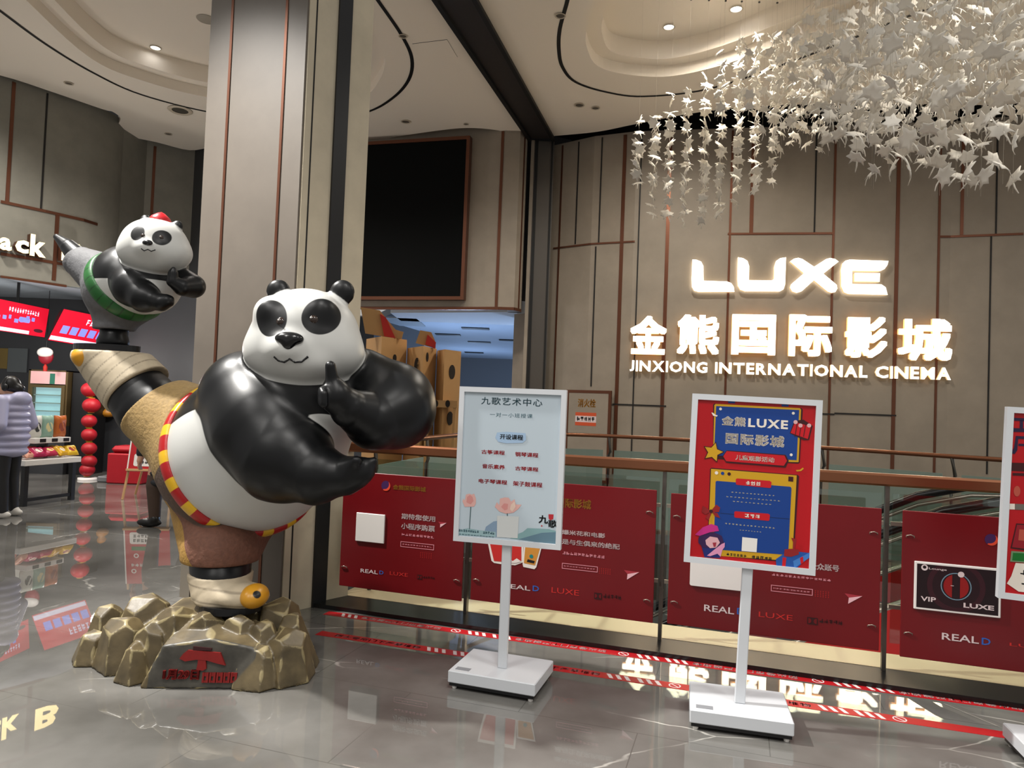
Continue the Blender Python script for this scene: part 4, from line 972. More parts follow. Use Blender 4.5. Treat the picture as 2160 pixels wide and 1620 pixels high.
lay('white_square', lambda b: poly(b, ((562, 1245), (685, 1258), (678, 1368), (556, 1358)), Z * 2, M_wb))
def bow(b):
    for q in (((308, 1030), (240, 990), (232, 1040), (262, 1060), (300, 1042)), ((308, 1030), (350, 980), (382, 1005), (372, 1042), (320, 1042)), ((300, 1036), (262, 1090), (290, 1108), (312, 1050)), ((315, 1040), (345, 1080), (382, 1090), (360, 1050))): poly(b, q, Z * 2.4, mat('bow_red', '#8d1a1c', .5))
    u, v = z2(308, 1035); b.prism(f, circ(u, v, .009), Z * 2.8, Z * 2.8, M_dk)
lay('bow_picture', bow)
def girl(b):
    poly(b, ((225, 1300), (300, 1290), (400, 1330), (380, 1415), (255, 1408)), Z * 2.2, mat('pic_navy', '#1b2268', .5))
    poly(b, ((205, 1255), (225, 1215), (330, 1205), (395, 1235), (415, 1300), (370, 1335), (240, 1330), (205, 1290)), Z * 2.5, mat('pic_hair', '#33164a', .5))
    poly(b, ((262, 1270), (300, 1240), (360, 1250), (380, 1290), (350, 1330), (300, 1335), (268, 1305)), Z * 2.8, mat('pic_skin', '#d9a6ae', .5))
    poly(b, ((178, 1225), (240, 1165), (310, 1138), (360, 1155), (372, 1195), (300, 1205), (215, 1235)), Z * 3.1, mat('pic_cap', '#c0267e', .5))
    poly(b, ((275, 1395), (330, 1350), (395, 1300), (420, 1290), (418, 1325), (400, 1350), (385, 1405), (360, 1380), (300, 1400)), Z * 3.1, mat('pic_arm', '#d78fb2', .5))
    poly(b, ((320, 1290), (352, 1288), (345, 1322), (330, 1325)), Z * 3.3, mat('pic_mouth', '#9c2a3c', .5))
lay('girl_picture', girl)
def gift(b):
    poly(b, ((835, 1425), (900, 1380), (990, 1360), (1110, 1375), (1105, 1410), (1000, 1500), (838, 1475)), Z * 2.2, mat('box_blue', '#1d4f9c', .45)); poly(b, ((975, 1440), (1110, 1370), (1108, 1412), (985, 1498)), Z * 2.4, mat('box_light', '#3f78c0', .45))
    poly(b, ((890, 1410), (920, 1412), (912, 1490), (885, 1485)), Z * 2.6, M_br); poly(b, ((1030, 1415), (1055, 1402), (1060, 1450), (1038, 1465)), Z * 2.6, M_br)
    poly(b, ((900, 1400), (905, 1345), (960, 1340), (1020, 1345), (1022, 1385), (960, 1405)), Z * 2.9, mat('bow_red', '#8d1a1c', .5)); poly(b, ((960, 1250), (1002, 1262), (1000, 1285), (985, 1345), (972, 1345), (975, 1285)), Z * 2.6, mat('bow_red', '#8d1a1c', .5))
lay('gift_picture', gift)
lay('confetti', lambda b: (poly(b, ((310, 232), (325, 235), (345, 252), (362, 255), (355, 266), (325, 258)), Z * 2, M_cream), poly(b, ((998, 700), (1030, 698), (1055, 680), (1062, 690), (1040, 708), (1005, 712)), Z * 1.5, M_by)))

# --- sign cut by the right edge
t, f, W, H, e = stand('white framed sign stand with a red poster, cut off at the right edge', P(2106, 857, 3.24), P(2440, 890, 3.06), P(2103, 1260, 3.24), P(2430, 1302, 3.06),
    PZ(2275, 1560, .1), [PZ(2200, 1660), PZ(2470, 1700), PZ(2470, 1700) + V3((.1, .37, 0)), PZ(2200, 1660) + V3((.02, .42, 0))])
ps = back(t, f, W, H, e, mat('poster_red', '#b30c17', .35))
def z3(x, y): return f.uv(2000 + x / 3.24, 820 + y / 3.24)
def poly3(b, pts, w, mm): b.prism(f, [z3(*p) for p in pts], w, w, mm)
nv = mat('print_navy', '#241238', .5)
def big(b):
    for q in (((448, 198), (600, 205), (600, 225), (450, 218)), ((490, 215), (512, 216), (512, 270), (488, 268)), ((436, 268), (620, 275), (620, 298), (436, 294)), ((462, 322), (600, 330), (600, 348), (478, 342), (472, 420), (455, 445), (430, 442), (450, 400)), ((480, 375), (600, 380), (600, 395), (480, 390))): poly3(b, q, Z, nv)
lay('lettering', big)
lay('lettering', lambda b: (poly3(b, ((428, 505), (620, 510), (620, 570), (426, 560)), Z, M_dk), poly3(b, ((440, 575), (620, 580), (620, 600), (440, 592)), Z, M_dk)))
def bits(b):
    u, v = z3(470, 700); b.prism(f, circ(u, v, .013, 16, .024), Z, Z, mat('pic_salmon', '#b5503f', .5))
    poly3(b, ((420, 785), (455, 786), (455, 825), (418, 824)), Z, M_cream); poly3(b, ((458, 786), (620, 792), (620, 832), (456, 826)), Z, mat('pic_grey', '#6d675f', .5))
    poly3(b, ((465, 920), (620, 930), (620, 1120), (425, 1090)), Z, M_dk); poly3(b, ((470, 928), (620, 938), (620, 1105), (435, 1082)), Z * 1.4, mat('pic_wine', '#8e1020', .5)); poly3(b, ((485, 960), (620, 968), (620, 1050), (478, 1035)), Z * 1.8, mat('pic_salmon', '#b5503f', .5))
    poly3(b, ((430, 1108), (620, 1120), (620, 1195), (422, 1180)), Z * 2, mat('pic_sage', '#6f8a66', .5)); poly3(b, ((442, 1120), (620, 1130), (620, 1185), (436, 1172)), Z * 2.4, mat('pic_green', '#0e6b25', .5))
    poly3(b, ((460, 1190), (620, 1200), (620, 1400), (480, 1385), (400, 1330), (430, 1280)), Z * 1.6, M_cream); b.marks(f, 2, *(lambda p, q: (p[0], q[1], q[0], p[1]))(z3(486, 1235), z3(560, 1280)), Z * 2, M_ink, 51); b.marks(f, 2, *(lambda p, q: (p[0], q[1], q[0], p[1]))(z3(496, 1325), z3(560, 1362)), Z * 2, M_ink, 52)
lay('illustration', bits)

# ================================================================ CARDBOARD CASTLE behind the void
M_card = mat('cardboard', '#b58a57', .75, var=.06, scale=3); M_cardd = mat('cardboard_hole', '#1d130b', .8); M_flag = mat('flag_red', '#b3241a', .6)  # hole colour: shade of the openings painted as dark discs on uncut card
def zc(x, y, D): return P(700 + x / 4.764, 620 + y / 4.764, D)
t = thing('cardboard_castle', (-1.15, 8.5, 0), 'brown cardboard play castle with red triangular flags behind the railing', 'play castle')
def tower(pts, ytop, back_):
    p = [zc(x, 900, D) for x, D in pts]; z1 = zc(pts[1][0], ytop, pts[1][1]).z
    q = [(v.x, v.y) for v in p] + [(p[-1].x - .05, p[-1].y + back_), (p[0].x + .05, p[0].y + back_)]
    b = MB(); b.prism(WORLD, q, 0, z1, M_card); return b.build('tower', t), p
tw, p = tower([(328, 8.75), (482, 8.3), (735, 8.65)], 425, .35)
tw2, p2 = tower([(745, 8.65), (905, 8.2), (1038, 8.55)], 522, .3)
tw3, p3 = tower([(1046, 8.5), (1122, 8.25), (1287, 8.5)], 556, .3)
def hole(par, a, c, zx, zy, rx, ry, nm='window_hole_disc', mm=M_cardd):
    fr = Fr(V3((a.x, a.y, 0)), V3((c.x - a.x, c.y - a.y, 0)), (0, 0, 1)); u, v = fr.uv(700 + zx / 4.764, 620 + zy / 4.764)
    b = MB(); b.prism(fr, circ(u, v, rx, 18, ry), .001, .006, mm); b.build(nm, par)
hole(tw2, p2[0], p2[1], 855, 722, .075, .095); hole(tw2, p2[0], p2[1], 872, 722, .035, .08, 'window_rim', M_card); hole(tw2, p2[1], p2[2], 957, 635, .03, .055); hole(tw3, p3[1], p3[2], 1206, 785, .055, .085)
hole(tw, p[1], p[2], 630, 645, .03, .045); hole(tw3, p3[1], p3[2], 1185, 1250, .055, .08)
fr = Fr(V3((p3[0].x - .02, p3[0].y - .28, 0)), V3((p3[2].x - p3[0].x, p3[2].y - p3[0].y, 0)), (0, 0, 1))
a, c = fr.uv(700 + 1030 / 4.764, 620 + 1066 / 4.764), fr.uv(700 + 1260 / 4.764, 620 + 1146 / 4.764)
b = MB(); b.box(fr, a[0], c[0], c[1], a[1], -.12, .01, M_card); bd = b.build('ledge', t)
for zx in (1046, 1165): u, v = fr.uv(700 + zx / 4.764, 620 + 1103 / 4.764); b = MB(); b.prism(fr, circ(u, v, .027, 16, .042), .011, .014, M_cardd); b.build('ledge_hole_disc', bd)
b = MB(); b.box(fr, c[0] - .05, c[0] - .02, 0, c[1], -.1, 0, M_card); b.box(fr, a[0] - .1, a[0] - .06, 0, c[1], -.1, 0, M_card); b.build('strut', t)
for ptsf, red, D in ((((290, 133), (482, 165), (540, 238), (600, 310), (640, 358), (720, 382), (700, 452), (640, 446), (335, 396)), ((484, 203), (545, 240), (640, 448), (526, 426)), 8.45), (((842, 492), (888, 365), (1000, 385), (1045, 490), (1042, 545)), ((962, 410), (1047, 490), (1036, 552), (940, 505)), 8.4)):
    fr = Fr(zc(ptsf[0][0], 500, D) * 1, (1, .12, 0), (0, 0, 1)); g = lambda x, y: fr.uv(700 + x / 4.764, 620 + y / 4.764)
    b = MB(); b.prism(fr, [g(*q) for q in ptsf], -.03, 0, M_card); k = b.build('roof_fin', t)
    b = MB(); b.prism(fr, [g(*q) for q in red], .002, .03, M_flag); b.build('flag', k, label='red flag')

# ================================================================ SNACK COUNTER SIDE
M_mred = mat('menu_red', '#c3122a', .3, emit=.75, ecol='#d0122c'); M_mw = mat('menu_white', '#d8d4ec', .3, emit=.8); M_mb = mat('menu_blue', '#7f86ea', .3, emit=.8)
def menu(label, TL, TR, BL, BR, fn):
    o = P(*BL); ux = P(*BR) - o; uy = P(*TL) - o; g = Fr(o, ux, uy - ux.normalized() * uy.dot(ux.normalized())); W, H = ux.length, (P(*TL) - o).dot(g.y)
    t = thing('menu_screen', g.p(W / 2, 0), label, 'menu screen', 'red menu screens above the snack counter')
    b = MB(); b.box(g, 0, W, 0, H, -.06, -.004, M_black); b.build('housing', t)
    b = MB(); b.quad(g, .01, W - .01, .01, H - .01, -.002, M_mred); sc = b.build('display', t)
    b = MB(); fn(b, g, W, H); b.build('menu_print', sc)
    b = MB(); q = g.p(W * .55, H, -.03); b.tube([q, (q.x, q.y, SOF)], .022, M_black, 6); b.build('hanging_rod', t)
def mm1(b, g, W, H):
    b.glyphs(g, 'D', W * .09, H * .62, W * .2, H * .86, 0, M_mw, bold=.03); b.glyphs(g, '影', W * .09, H * .38, W * .2, H * .58, 0, M_mw, bold=.02)
    b.marks(g, 12, W * .42, H * .66, W * .86, H * .82, 0, M_mw, 61, .7)
    rd = random.Random(3)
    for i in range(7): u = W * (.28 + .08 * i); v = H * rd.uniform(.35, .5); b.quad(g, u, u + W * rd.uniform(.03, .06), v, v + H * .12, 0, M_mb)
    b.prism(g, rrect(W * .58, H * .4, W * .74, H * .56, H * .06), 0, 0, M_mb); b.prism(g, circ(W * .88, H * .2, W * .07, 16, H * .06), 0, 0, mat('menu_dark', '#5a2430', .4)); b.quad(g, .02, W * .75, .02, H * .15, 0, M_mw)
def mm2(b, g, W, H):
    b.marks(g, 5, W * .5, H * .62, W * .9, H * .82, 0, M_mw, 62, .75)
    for i in range(5): b.quad(g, W * (.14 + .17 * i), W * (.14 + .17 * i + .13), H * .28, H * .52, 0, M_mb)
    b.quad(g, .02, W * .97, .03, H * .17, 0, M_mw)
menu('red lit menu screen at the left edge above the snack counter', (-60, 617, 10.6), (126, 648, 12.1), (-60, 690, 10.7), (95, 713, 12.25), mm1)
menu('red lit menu screen with blue squares, partly behind the raised panda leg', (131, 650, 12.15), (240, 669, 13.0), (99, 718, 12.3), (210, 736, 13.15), mm2)
fw = Fr((-13, KB - .01, 0), (1, 0, 0), (0, 0, 1))
def wbox(x0, y0, x1, y1): a, c = fw.uv(x0, y0), fw.uv(x1, y1); return a[0], c[0], c[1], a[1]
b = MB(); b.box(fw, *wbox(-14, 734, 16, 778), 0, .02, mat('notice_gold', '#6b5722', .4)); tag(b.build('wall_notice'), 'dark gold notice board on the counter wall at the left edge', 'notice board')
b = MB(); b.box(fw, *wbox(19, 734, 57, 786), 0, .02, mat('notice_grey', '#4d5254', .3)); tag(b.build('wall_notice'), 'grey notice board on the counter wall under the menu screen', 'notice board')
# drinks fridge
q = P(111, 838, 12.9); fx0, fx1 = P(70, 838, 12.9).x, P(152, 838, 12.9).x; ff = Fr((fx0, 12.75, 0), (1, 0, 0), (0, 0, 1)); w = fx1 - fx0; H = P(111, 781, 12.8).z; hz = lambda y: P(111, y, 12.75).z
t = thing('drinks_fridge', (q.x, 13.0, 0), 'glass-door drinks fridge with a pink lit header by the counter wall', 'fridge')
M_fg = mat('fridge_gold', '#6b5a3c', .35, .5)
b = MB(); b.box(ff, 0, w, 0, hz(898), -.65, 0, M_kio); b.box(ff, 0, w, hz(898), H, -.65, -.5, M_kio); b.box(ff, 0, .04, hz(898), H, -.5, 0, M_fg); b.box(ff, w - .04, w, hz(898), H, -.5, 0, M_fg); b.box(ff, 0, w, H - .02, H, -.5, 0, M_fg); b.build('cabinet', t)
b = MB(); b.box(ff, .04, w - .04, hz(810), hz(784), -.1, .01, mat('header_pink', '#c99a98', .4, emit=.7)); h_ = b.build('header', t, label='lit pink header')
b = MB(); b.box(ff, w * .55, w * .68, hz(810), hz(788), .011, .013, mat('header_green', '#2f6b58', .4, emit=.3)); b.build('header_picture', h_)
b = MB(); b.prism(ff, [(.03, hz(898)), (w - .03, hz(898)), (w - .03, hz(812)), (.03, hz(812))], -.01, .03, M_fg, holes=[[(.09, hz(891)), (w - .09, hz(891)), (w - .09, hz(818)), (.09, hz(818))]]); b.box(ff, .09, w - .09, hz(891), hz(818), 0, .006, M_glass); b.build('door', t)
b = MB(); b.box(ff, .05, w - .05, hz(895), hz(812), -.16, -.14, mat('fridge_light', '#b8dbe8', .4, emit=.75)); b.build('light_panel', t, label='lit pale blue inside')
for k in range(4): b = MB(); z = hz(891) + (hz(818) - hz(891)) * (k + .3) / 4.3; b.box(ff, .05, w - .05, z, z + .02, -.14, -.04, mat('shelf_pale', '#c3d2d6', .4)); b.build('shelf', t)
b = MB(); b.box(Fr((P(154, 840, 12.9).x, 12.85, 0), (1, 0, 0), (0, 0, 1)), 0, .36, 0, P(170, 786, 12.9).z, -.5, 0, M_black, .01); tag(b.build('dark_cabinet'), 'tall black cabinet right of the drinks fridge', 'cabinet')
# hanging ornament
q = P(97, 752, 12.4); t = thing('hanging_ornament', (q.x, q.y, q.z), 'small red and white round ornament hanging below the menu screens', 'ornament')
b = MB(); b.ball(q, (.13, .06, .14), mat('ornament_red', '#8c1224', .5), 16); b.build('body', t); b = MB(); b.ball(q + V3((0, -.03, .07)), (.14, .06, .09), M_wb, 16); b.build('top', t, label='white top')
b = MB(); b.tube([q + V3((0, 0, .13)), (q.x, q.y, SOF)], .006, M_black, 5); b.build('cord', t); b = MB(); b.lathe(q + V3((0, 0, -.26)), [(.03, 0), (.035, .08), (.008, .13)], M_flag, 10); b.build('tassel', t)
# lantern column
lz = ((190, 822), (193, 855), (188, 888), (188, 917), (188, 946), (188, 973), (184, 991))
M_lan = mat('lantern_red', '#a31220', .5, var=.05)
for k, (x, y) in enumerate(lz):
    q = P(x, y, 12.2); r = .142 if k < 2 else .122
    t = thing('red_lantern', (q.x, q.y, q.z - r), ['topmost', 'second from the top', 'third from the top', 'middle', 'third from the bottom', 'second from the bottom', 'lowest'][k] + ' round red lantern in the column by the dark counter wall', 'lantern', 'red lanterns in a column')
    b = MB(); n = 24; pr = [(max(r * math.sin(math.pi * i / 10) * 1.0, .03), -r * .9 * math.cos(math.pi * i / 10)) for i in range(11)]; b.lathe(q, pr, M_lan, n); b.build('shade', t)
    b = MB(); b.lathe(q, [(.05, -r * .92), (.05, -r * .86)], M_by, 14); b.lathe(q, [(.05, r * .86), (.05, r * .92)], M_by, 14); b.build('collar', t)
q = P(185, 1003, 12.2); b = MB(); b.lathe((q.x, q.y, 0), [(.15, 0), (.15, .035), (.001, .036)], M_wb, 20); tag(b.build('stand_base'), 'flat white round base under the lantern column', 'base')
q = P(228, 862, 13.36); t = thing('gourd_ornament', q - V3((0, 0, .15)), 'orange gourd-shaped ornament hanging on the dark wall by the raised panda leg', 'ornament')
b = MB(); b.lathe(q, [(.01, .13), (.07, .1), (.1, .05), (.06, .0), (.12, -.05), (.13, -.1), (.08, -.15), (.01, -.16)], mat('gourd_orange', '#b0731c', .4), 18); b.build('gourd', t); b = MB(); b.tube([q + V3((0, 0, .12)), q + V3((0, .0, .3)), (q.x, KB, q.z + .31)], .006, M_black, 5); b.build('cord', t)
a = P(226, 960, 11.8); c = P(268, 960, 11.8); fx = Fr((a.x, 11.8, 0), (1, 0, 0), (0, 0, 1)); w = c.x - a.x
t = thing('red_gift_box', (a.x + w / 2, 12, 0), 'big red box with a lid behind the easel poster', 'box')
b = MB(); b.box(fx, 0, w + .25, 0, .5, -.5, 0, M_lan, .02); b.build('body', t); b = MB(); b.box(fx, .03, w + .22, .5, .62, -.45, -.03, M_lan, .05); b.build('lid', t)
b = MB(); b.box(Fr((P(206, 1005, 11.9).x, 11.9, 0), (1, 0, 0), (0, 0, 1)), -.02, .2, 0, .1, -.3, 0, mat('step_pale', '#6e7072', .5), .02); tag(b.build('low_step'), 'low grey step beside the red box', 'step')
# display table
TN = V3((-6.2, 9.15, 0)); TA = V3((.26, .965, 0)).normalized(); TB = V3((-TA.y, TA.x, 0)); ft = Fr(TN, TA, TB)
TH = .60; LA, LB = .86, 1.6
t = thing('display_table', ft.p(LA / 2, LB / 2), 'white-topped display table with black metal legs, piled with snack bags', 'table')
M_top = mat('table_white', '#dedcd8', .4)
b = MB(); b.box(ft, 0, LA, 0, LB, TH - .075, TH, M_top, .006); b.build('tabletop', t)
for u in (.04, LA - .1):
    for v in (.04, LB - .1): b = MB(); b.box(ft, u, u + .06, v, v + .06, 0, TH - .075, M_black); b.build('leg', t)
for r in ((.07, LA - .07, .05, .09), (.07, LA - .07, LB - .09, LB - .05), (.05, .09, .07, LB - .07)): b = MB(); b.box(ft, *r, .06, .1, M_black); b.build('stretcher', t)
t = thing('shelf_riser', ft.p(LA * .6, LB / 2, TH), 'white raised shelf with price tags standing on the display table', 'shelf')
b = MB(); b.box(ft, .22, LA - .08, .12, LB - .3, TH + .2, TH + .27, M_top, .004); b.build('board', t); b = MB(); b.box(ft, .45, .5, .2, LB - .4, TH, TH + .2, M_black); b.build('support', t)
for k in range(3): b = MB(); b.box(Fr(ft.p(.3 + .18 * k, .119, TH + .215), ft.x, (0, 0, 1)), 0, .09, 0, .045, 0, .003, M_black); b.build('price_tag', t)
def pillow(name, label, cat, grp, c, ux, uy, w, h, d, mm, cm=None):
    f = Fr(c, ux, uy); n = 10; b = MB(); vs = []
    for s in (1, -1):
        for i in range(n + 1):
            for j in range(n + 1):
                u, v = -1 + 2 * i / n, -1 + 2 * j / n; k = max(0, (1 - u ** 4) * (1 - v ** 6)) ** .6
                vs.append(f.p(u * w / 2 * (1 - .06 * (1 - abs(v)) ** 2), v * h / 2 * (1 - .05 * (1 - abs(u))), s * (d / 2 * k + .002) * (1 + .08 * math.sin(7 * u + 5 * v))))
    N = (n + 1) ** 2; fs = [(i * (n + 1) + j, (i + 1) * (n + 1) + j, (i + 1) * (n + 1) + j + 1, i * (n + 1) + j + 1) for i in range(n) for j in range(n)]
    b.add(vs, fs + [tuple(N + k for k in q[::-1]) for q in fs], mm, True)
    if cm: b.prism(f, circ(0, -h * .02, w * .28, 16, h * .22), d / 2 + .003, d / 2 + .003, cm)
    return tag(b.build(name), label, cat, grp)
for k, (u, cc, c2, lab) in enumerate(((.30, '#d8d8d0', '#3b3f3c', 'white pouch with a dark round picture on the raised shelf'), (.48, '#8fb0a0', '#d9cf9c', 'pale green pouch in the middle of the raised shelf'), (.68, '#b8622a', '#8a3c16', 'orange pouch at the right end of the raised shelf'))):
    pillow('snack_pouch', lab, 'snack pouch', 'pouches on the raised shelf', ft.p(u, .22, TH + .27 + .15), ft.x, (0, 0, 1), .19, .3, .09, mat('pouch_%d' % k, cc, .35), mat('pouchp_%d' % k, c2, .4))
bagc = (('#d69a80', 'peach'), ('#d88f86', 'pink'), ('#e0a58f', 'peach'), ('#a8214f', 'magenta'), ('#b3264a', 'magenta'), ('#c2554e', 'coral'), ('#d8a61e', 'yellow'), ('#cf9a14', 'yellow'), ('#dcb22c', 'yellow'))
bagl = ('peach snack bag at the left end of the table front', 'pink snack bag beside the left peach one', 'peach snack bag left of the magenta ones', 'magenta snack bag lying left of its twin', 'magenta snack bag right of its twin', 'coral snack bag leaning behind the magenta ones', 'leftmost of the three yellow snack bags', 'middle of the three yellow snack bags', 'rightmost yellow snack bag at the table corner')
bagp = ((.1, .5), (.1, .3), (.1, .11), (.27, .11), (.44, .11), (.36, .29), (.61, .11), (.7, .29), (.78, .11))
for k, ((cc, _), lab, (u, v)) in enumerate(zip(bagc, bagl, bagp)):
    rd = random.Random(k); a = rd.uniform(-.4, .4); tilt = rd.uniform(.5, .8)
    ux = ft.x * math.cos(a) + ft.y * math.sin(a); back_ = ft.y * math.cos(a) - ft.x * math.sin(a); uy = back_ * math.cos(tilt) + V3((0, 0, math.sin(tilt)))
    pillow('snack_bag', lab, 'snack bag', 'snack bags on the table', ft.p(u, v, TH + .085), ux, uy, .165, .17, .075, mat('bag_' + cc, cc, .3), mat('bagp_%d' % (k % 3), ('#e8ddd0', '#f0d890', '#8c1a2c')[k % 3], .4))
b = MB(); b.box(ft, .35, .75, .5, .85, TH + .27, TH + .45, M_top, .01); b.box(ft, .38, .72, .53, .82, TH + .45, TH + .455, M_by); tag(b.build('carton'), 'open white carton at the back of the raised shelf', 'carton')
# easel with a red poster
ge = Fr(P(268, 986, 10.2), (1, .15, 0), V3((0, 0, 1)) + V3((-.16, .22, 0))); ge = Fr(ge.o, ge.x, ge.y - ge.x * ge.y.dot(ge.x)); W, H = .62, .82
t = thing('easel', (ge.p(W / 2, 0).x, 10.35, 0), 'wooden easel holding a red poster behind the panda statue', 'easel')
M_wood = mat('easel_wood', '#c49a6c', .5)
for u in (.02, W - .04): b = MB(); b.tube([ge.p(u, H + .1, -.02), ge.p(u, 0, -.02), (ge.p(u, 0).x + (.06 if u > .1 else -.02), ge.p(u, 0).y - .08, 0)], .018, M_wood, 8); b.build('leg', t)
b = MB(); b.tube([ge.p(W / 2, H, -.03), (ge.p(0, 0).x - .12, ge.p(W / 2, 0).y + .45, 0)], .016, M_wood, 8); b.build('leg', t)
b = MB(); b.box(ge, 0, W, -.05, -.02, -.03, .04, M_wood); b.build('ledge', t)
tb = thing('poster_board', ge.p(W / 2, 0), 'red poster board with small white pictures resting on the wooden easel', 'poster')
b = MB(); b.box(ge, 0, W, -.018, H, -.005, .008, mat('easel_red', '#b5131c', .45)); b.build('board', tb); b = MB(); b.quad(ge, 0, .018, -.018, H, .009, M_wb); b.build('edge_strip', tb)
b = MB(); b.quad(ge, .1, .36, .24, .3, .0095, mat('pic_green', '#0e6b25', .5)); b.prism(ge, rrect(.08, .02, .42, .2, .03), .0095, .0095, M_wb); b.marks(ge, 5, .12, .12, .38, .17, .0105, M_ink, 71); b.marks(ge, 5, .12, .05, .38, .1, .0105, M_ink, 72); b.marks(ge, 5, .08, .5, .36, .55, .0095, M_wb, 73); b.build('small_print', tb)
b = MB()
for u, v in ((.16, .38), (.36, .43), (.12, .62), (.3, .66)): b.prism(ge, circ(u, v, .035), .0095, .0095, M_wb, holes=[circ(u, v, .02)])
b.build('illustration', tb)
# round security camera on the dark wall
q = onwall(335, 652, LW2) + V3((.03, -.05, 0)); t = thing('security_camera', (q.x, q.y, q.z), 'small dome security camera under the ceiling edge near the small panda', 'camera')
b = MB(); b.lathe(q, [(.07, .06), (.075, .02), (.06, 0)], M_frm, 16); b.build('mount', t); b = MB(); b.ball(q, (.055, .055, .055), M_black, 12); b.build('dome', t)

# ================================================================ PEOPLE
M_skin = mat('skin', '#c9987c', .5); M_hair = mat('hair_black', '#15110f', .4)
def person(label, pos, parts_fn):
    t = thing('person', pos, label, 'person'); parts_fn(t, V3(pos)); return t
def woman(t, o):
    g = lambda x, y, z: o + V3((x, y, z))
    # facing left and away; arms bent to the front
    leg = s_u(.03, s_chain([g(-.02, .09, .86), g(-.02, .1, .47), g(.02, .1, .08)], [.105, .07, .05]), s_chain([g(-.02, -.09, .86), g(.0, -.1, .47), g(.04, -.1, .08)], [.105, .07, .05]))
    hands = s_u(.01, *[s_chain([g(-.3, sy * .16, .98), g(-.36, sy * .13, .96)], [.035, .03]) for sy in (1, -1)], *[s_chain([g(-.36, sy * (.13 + (k - 1.5) * .018), .965), g(-.41, sy * (.12 + (k - 1.5) * .02), .95), g(-.43, sy * (.11 + (k - 1.5) * .018), .925)], [.01, .009, .008]) for sy in (1, -1) for k in range(4)])
    body = s_u(.03, leg, s_chain([g(0, 0, .9), g(0, 0, 1.2), g(-.02, 0, 1.42), g(-.04, 0, 1.5)], [.13, .14, .07, .055]), s_ell(g(-.05, 0, 1.53), (.09, .078, .11)), s_ball(g(-.145, 0, 1.515), .018), hands, s_ell(g(-.115, 0, 1.47), (.04, .035, .03)))
    solid('body', body, o + V3((-.5, -.32, 0)), o + V3((.35, .32, 1.72)), .013, mask_mat('woman_body', (('#c9987c', None), ('#141416', 'm0')), .6), t, {'m0': lambda X: np.where(X[:, 2] < o.z + .95, 1.0, -1.0)})
    rings = [s_ell(g(-.01, 0, .78 + .085 * k), (.205 - .006 * abs(k - 2), .235 - .008 * abs(k - 3), .078)) for k in range(8)]
    arms = [s_chain([g(.0, sy * .2, 1.36), g(.05, sy * .27, 1.1), g(-.14, sy * .24, 1.0), g(-.29, sy * .17, .98)], [.085, .08, .065, .05]) for sy in (1, -1)]
    solid('puffer_jacket', s_u(.02, *rings, s_ell(g(0, 0, 1.36), (.15, .2, .1)), *arms, s_ell(g(.1, 0, 1.4), (.09, .15, .09))), o + V3((-.42, -.42, .65)), o + V3((.32, .42, 1.55)), .013, mat('jacket_lilac', '#a9a8c4', .45), t)
    solid('hair', s_u(.03, s_cut(s_ell(g(-.03, 0, 1.56), (.105, .092, .11)), half(g(-.11, 0, 1.55), (1, 0, -.35))), s_ball(g(.075, 0, 1.52), .055)), o + V3((-.2, -.15, 1.35)), o + V3((.2, .15, 1.72)), .009, M_hair, t)
    b = MB(); b.tube([g(-.03, .1 * math.cos(a), 1.54 + .12 * math.sin(a)) for a in np.linspace(0, math.pi, 14)], .011, M_black, 8); hp = b.build('headphones', t)
    for sy in (1, -1): b = MB(); b.ball(g(-.03, sy * .1, 1.53), (.04, .02, .045), M_black, 14); b.build('ear_cup', hp)
    for sy in (1, -1): solid('shoe', s_u(.02, s_ell(g(-.0, sy * .1, .045), (.13, .045, .045)), s_ball(g(.04, sy * .1, .07), .045)), o + V3((-.2, sy * .1 - .08, -.003)), o + V3((.16, sy * .1 + .08, .14)), .009, mat('shoe_white', '#c7c3bc', .5), t)
wp = P(12, 1086, 8.45); person('person in a lilac puffer jacket and black trousers wearing headphones', (wp.x, wp.y, 0), woman)
